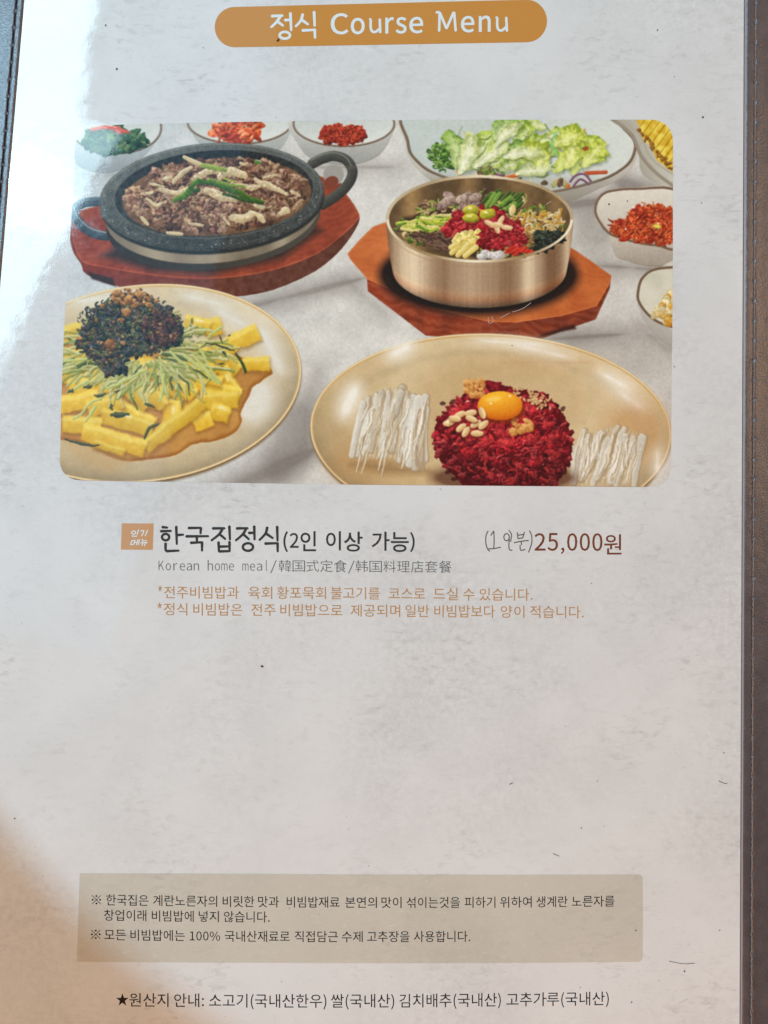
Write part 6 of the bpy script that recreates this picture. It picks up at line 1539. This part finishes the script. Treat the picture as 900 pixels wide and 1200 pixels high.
def brush(strokes, w, ox, oy, k, z, name, mat, parent, label, wedge=.0):
    """hand-made lettering: each stroke a ribbon with rounded ends; ('o', cx, cy, rx, ry) is a ring; every stroke a hair above the last"""
    V, F = [], []
    for si, st in enumerate(strokes):
        zz = z + si * 8e-7
        if st[0] == 'o':
            _, cx, cy, rx, ry = st
            n = 26; b0 = len(V)
            for i in range(n):
                a = 6.2832 * i / n
                for q in (-.5, .5):
                    V.append((cx + (rx + q * w) * math.cos(a), cy + (ry + q * w) * math.sin(a), zz))
            for i in range(n):
                a, b_ = b0 + 2 * i, b0 + 2 * ((i + 1) % n)
                F.append((a, a + 1, b_ + 1, b_))
            continue
        pts = smooth(st, 4, False) if len(st) > 2 else [st[0], ((st[0][0] + st[1][0]) / 2, (st[0][1] + st[1][1]) / 2), st[1]]
        n = len(pts); b0 = len(V)
        left, right = [], []
        for i, (x, y) in enumerate(pts):
            p, q = pts[max(i - 1, 0)], pts[min(i + 1, n - 1)]
            L = math.hypot(q[0] - p[0], q[1] - p[1]) + 1e-9
            nx, ny = -(q[1] - p[1]) / L, (q[0] - p[0]) / L
            ww = w / 2 * (1 + wedge * (1 - 2 * i / (n - 1)))
            left.append((x + nx * ww, y + ny * ww)); right.append((x - nx * ww, y - ny * ww))
            if i == 0: d0 = ((p[0] - q[0]) / L, (p[1] - q[1]) / L, ww)
            if i == n - 1: d1 = ((q[0] - p[0]) / L, (q[1] - p[1]) / L, ww)
        capE = [(pts[-1][0] + d1[0] * d1[2] * .7, pts[-1][1] + d1[1] * d1[2] * .7)]
        capS = [(pts[0][0] + d0[0] * d0[2] * .7, pts[0][1] + d0[1] * d0[2] * .7)]
        for i in range(n):
            V.append((*left[i], zz)); V.append((*right[i], zz))
        for i in range(n - 1):
            F.append((b0 + 2 * i, b0 + 2 * i + 1, b0 + 2 * i + 3, b0 + 2 * i + 2))
        V.append((*capS[0], zz)); F.append((b0, len(V) - 1, b0 + 1))
        V.append((*capE[0], zz)); F.append((b0 + 2 * n - 2, b0 + 2 * n - 1, len(V) - 1))
    A = np.array(V)
    X, Y = P(ox + A[:, 0] / k, oy + A[:, 1] / k)
    V = [(float(x), float(y), float(z_)) for x, y, z_ in zip(X, Y, A[:, 2])]
    F2 = []
    for f in F:   # all faces look up
        a = sum(V[f[i - 1]][0] * V[f[i]][1] - V[f[i]][0] * V[f[i - 1]][1] for i in range(len(f)))
        F2.append(f if a > 0 else f[::-1])
    return _stuff(link(name, mesh(name, V, F2), mat, parent, label=label), name in ('hair', 'scratch'))


HEAD = [((248, 57), (276, 60)), ((240, 79), (296, 77)), ('o', 266, 110, 19, 17), ((322, 54), (325, 148)), ((326, 99), (360, 97)), ((266, 142), (267, 180), (285, 184)), ((272, 184), (336, 181)),
        ((386, 62), (452, 61)), ((452, 60), (450, 92)), ((374, 106), (492, 105)), ((430, 108), (431, 132)), ((398, 140), (458, 137)), ((458, 136), (458, 183)),
        ((514, 64), (578, 63)), ((566, 66), (548, 95), (507, 128)), ((550, 94), (582, 121)), ((602, 52), (605, 124)), ((545, 136), (547, 186)), ((603, 134), (603, 186)), ((547, 160), (602, 159)), ((547, 185), (603, 184)),
        ((640, 64), (700, 63)), ((690, 66), (672, 96), (635, 128)), ((676, 95), (706, 122)), ((704, 88), (733, 87)), ((733, 52), (735, 124)), ('o', 700, 162, 27, 20),
        ((802, 58), (792, 92), (760, 126)), ((794, 90), (832, 116)), ((854, 54), (856, 130)), ((790, 144), (852, 142)), ((856, 140), (857, 187))]
brush(HEAD, 13.2, 135, 605, 4.5, L1, 'dish_name_lettering', M_DARK, page, 'heavy charcoal lettering of the dish name', .12)
TIT = [((336, 82), (392, 79)), ((380, 82), (360, 112), (333, 138)), ((364, 108), (394, 130)), ((402, 102), (428, 101)), ((430, 66), (434, 154)), ('o', 402, 178, 26, 17),
       ((492, 72), (482, 105), (456, 134)), ((486, 100), (520, 124)), ((549, 60), (552, 132)), ((490, 154), (548, 151)), ((552, 148), (554, 192))]
brush(TIT, 13.5, 240, 0, 4.286, L2, 'lettering', M_PALE, banner, 'pale brush-like title letters at the left', .1)
PEN = [((80, 82), (69, 108), (68, 150), (78, 182), (90, 194)), ((96, 106), (110, 84)), ((112, 82), (114, 130), (112, 178)), ((82, 181), (115, 179), (150, 172)), ('o', 183, 116, 15, 20), ((196, 78), (210, 102), (205, 140)),
       ((198, 120), (196, 165), (200, 186), (214, 188)), ((243, 90), (246, 124)), ((282, 88), (272, 122)), ((245, 106), (280, 100)), ((246, 124), (272, 120)), ((224, 147), (262, 139), (305, 134)), ((264, 138), (266, 158)), ((258, 160), (261, 188), (286, 184)),
       ((310, 80), (322, 108), (322, 150), (305, 200))]
brush(PEN, 5.9, 555, 605, 4.737, L1, 'pencil_lettering', M_PENCIL, page, 'thin grey handwritten note in brackets before the price')
MU = [((511.2, 14.6), (515, 14.6)), ((515.2, 15), (514.6, 36.6)), ((515.4, 15), (523.2, 33.6)), ((523.2, 33.6), (531.6, 14.6)), ((532.2, 14.8), (534, 36.4)),
      ((433.2, 22.6), (434.4, 24), (434.4, 32), (436, 36.8), (440, 37.6), (444.6, 34)), ((445, 22.6), (445.6, 38.4)),
      ((581.4, 20.6), (582.6, 22), (582.6, 30), (584.2, 35), (588.2, 35.8), (592.8, 32)), ((593.2, 20.6), (594, 36.6))]
brush(MU, 3.0, 0, 0, 1, L2, 'lettering', M_PALE, banner, 'pale letters M and u of the title')
BAD = [('o', 98, 86, 11, 8), ((124, 70), (116, 96)), ((94, 100), (92, 106), (116, 104)), ((134, 79), (152, 76), (140, 104)), ((172, 72), (158, 104)),
       ((88, 129), (82, 150)), ((88, 129), (106, 127)), ((106, 127), (98, 148)), ((82, 150), (98, 148)), ((104, 139), (116, 137)), ((121, 123), (113, 152)), ((129, 122), (123, 151)),
       ((147, 121), (143, 131), (166, 128)), ((134, 141), (171, 138)), ((147, 141), (141, 155)), ((160, 141), (154, 157))]
brush(BAD, 5.4, 135, 605, 4.5, L2, 'lettering', M_PALE, badge, 'small white slanted handwriting')

# ------------------------------------------------------------------ specks of dirt and a hair on the film
M_SPECK = print_mat('dark_speck', (.05, .035, .03, 1))
M_SPECKR = print_mat('red_speck', (.16, .03, .03, 1))
M_SCR = print_mat('pale_scratch', (.62, .50, .44, 1))


def speck(pts_r, mat, name, label):
    V, F = [], []
    for q, (x, y, r0) in enumerate(pts_r):
        b0 = len(V); n = 7
        e = rr.uniform(.5, 1); a0 = rr.uniform(0, 3)
        for i in range(n):
            a = 6.2832 * i / n
            r_ = r0 * rr.uniform(.7, 1.2)
            u, v = r_ * math.cos(a), r_ * e * math.sin(a)
            X, Y = P(x + u * math.cos(a0) - v * math.sin(a0), y + u * math.sin(a0) + v * math.cos(a0))
            V.append((float(X), float(Y), L3 + .00005))
        F.append(tuple(range(b0, b0 + n))[::-1])
    o_ = link(name, mesh(name, V, F), mat, page, label=label)
    o_['kind'] = 'stuff'


sp_l = [(770.5, 35.5, 1.0), (823.5, 137.5, 1.3), (735, 236, 1.0), (713.5, 239.5, 1.2), (848, 882, 1.1), (802, 1138, 1.1), (740, 1174, 1.0), (843, 1090, .9), (17.5, 959, .9), (681, 970, 1), (326, 47.5, 2.2), (124, 30, 1.1), (137, 81, 1.2),
        (693, 683.5, .9), (790, 430, .8), (600, 405, .9), (822, 238, .8), (680, 1157, .7), (745, 1090, 1), (700, 915, .7), (640, 1170, .6), (330, 1150, .6)]
for _ in range(26): sp_l.append((rr.uniform(40, 860), rr.uniform(20, 1190), rr.uniform(.35, .7)))
speck(sp_l, M_SPECK, 'dirt_speck', 'tiny dark specks of dirt')
speck([(307, 780.8, 2.0)], M_SPECKR, 'red_speck', 'small dark red dot in the empty middle of the page')
page_hair = [((784, 1126), (800, 1129), (814, 1128.5)), ((842, 915), (848, 917.5), (852, 918)), ((597, 919), (601, 917)), ((648, 1000), (655, 1003))]
brush(page_hair, .6, 0, 0, 1, L3 + .00004, 'hair', M_SPECK, page, 'fine dark hairs near the notice box corner')
scr = [((572, 372), (573, 379), (578, 377), (576, 371)), ((586, 373), (597, 367)), ((600, 366), (612, 362), (622, 355)), ((795, 1176), (800, 1173), (806, 1170)), ((640, 240), (646, 236))]
brush(scr, .5, 0, 0, 1, L3 + .00006, 'scratch', M_SCR, page, 'pale scratches on the film')
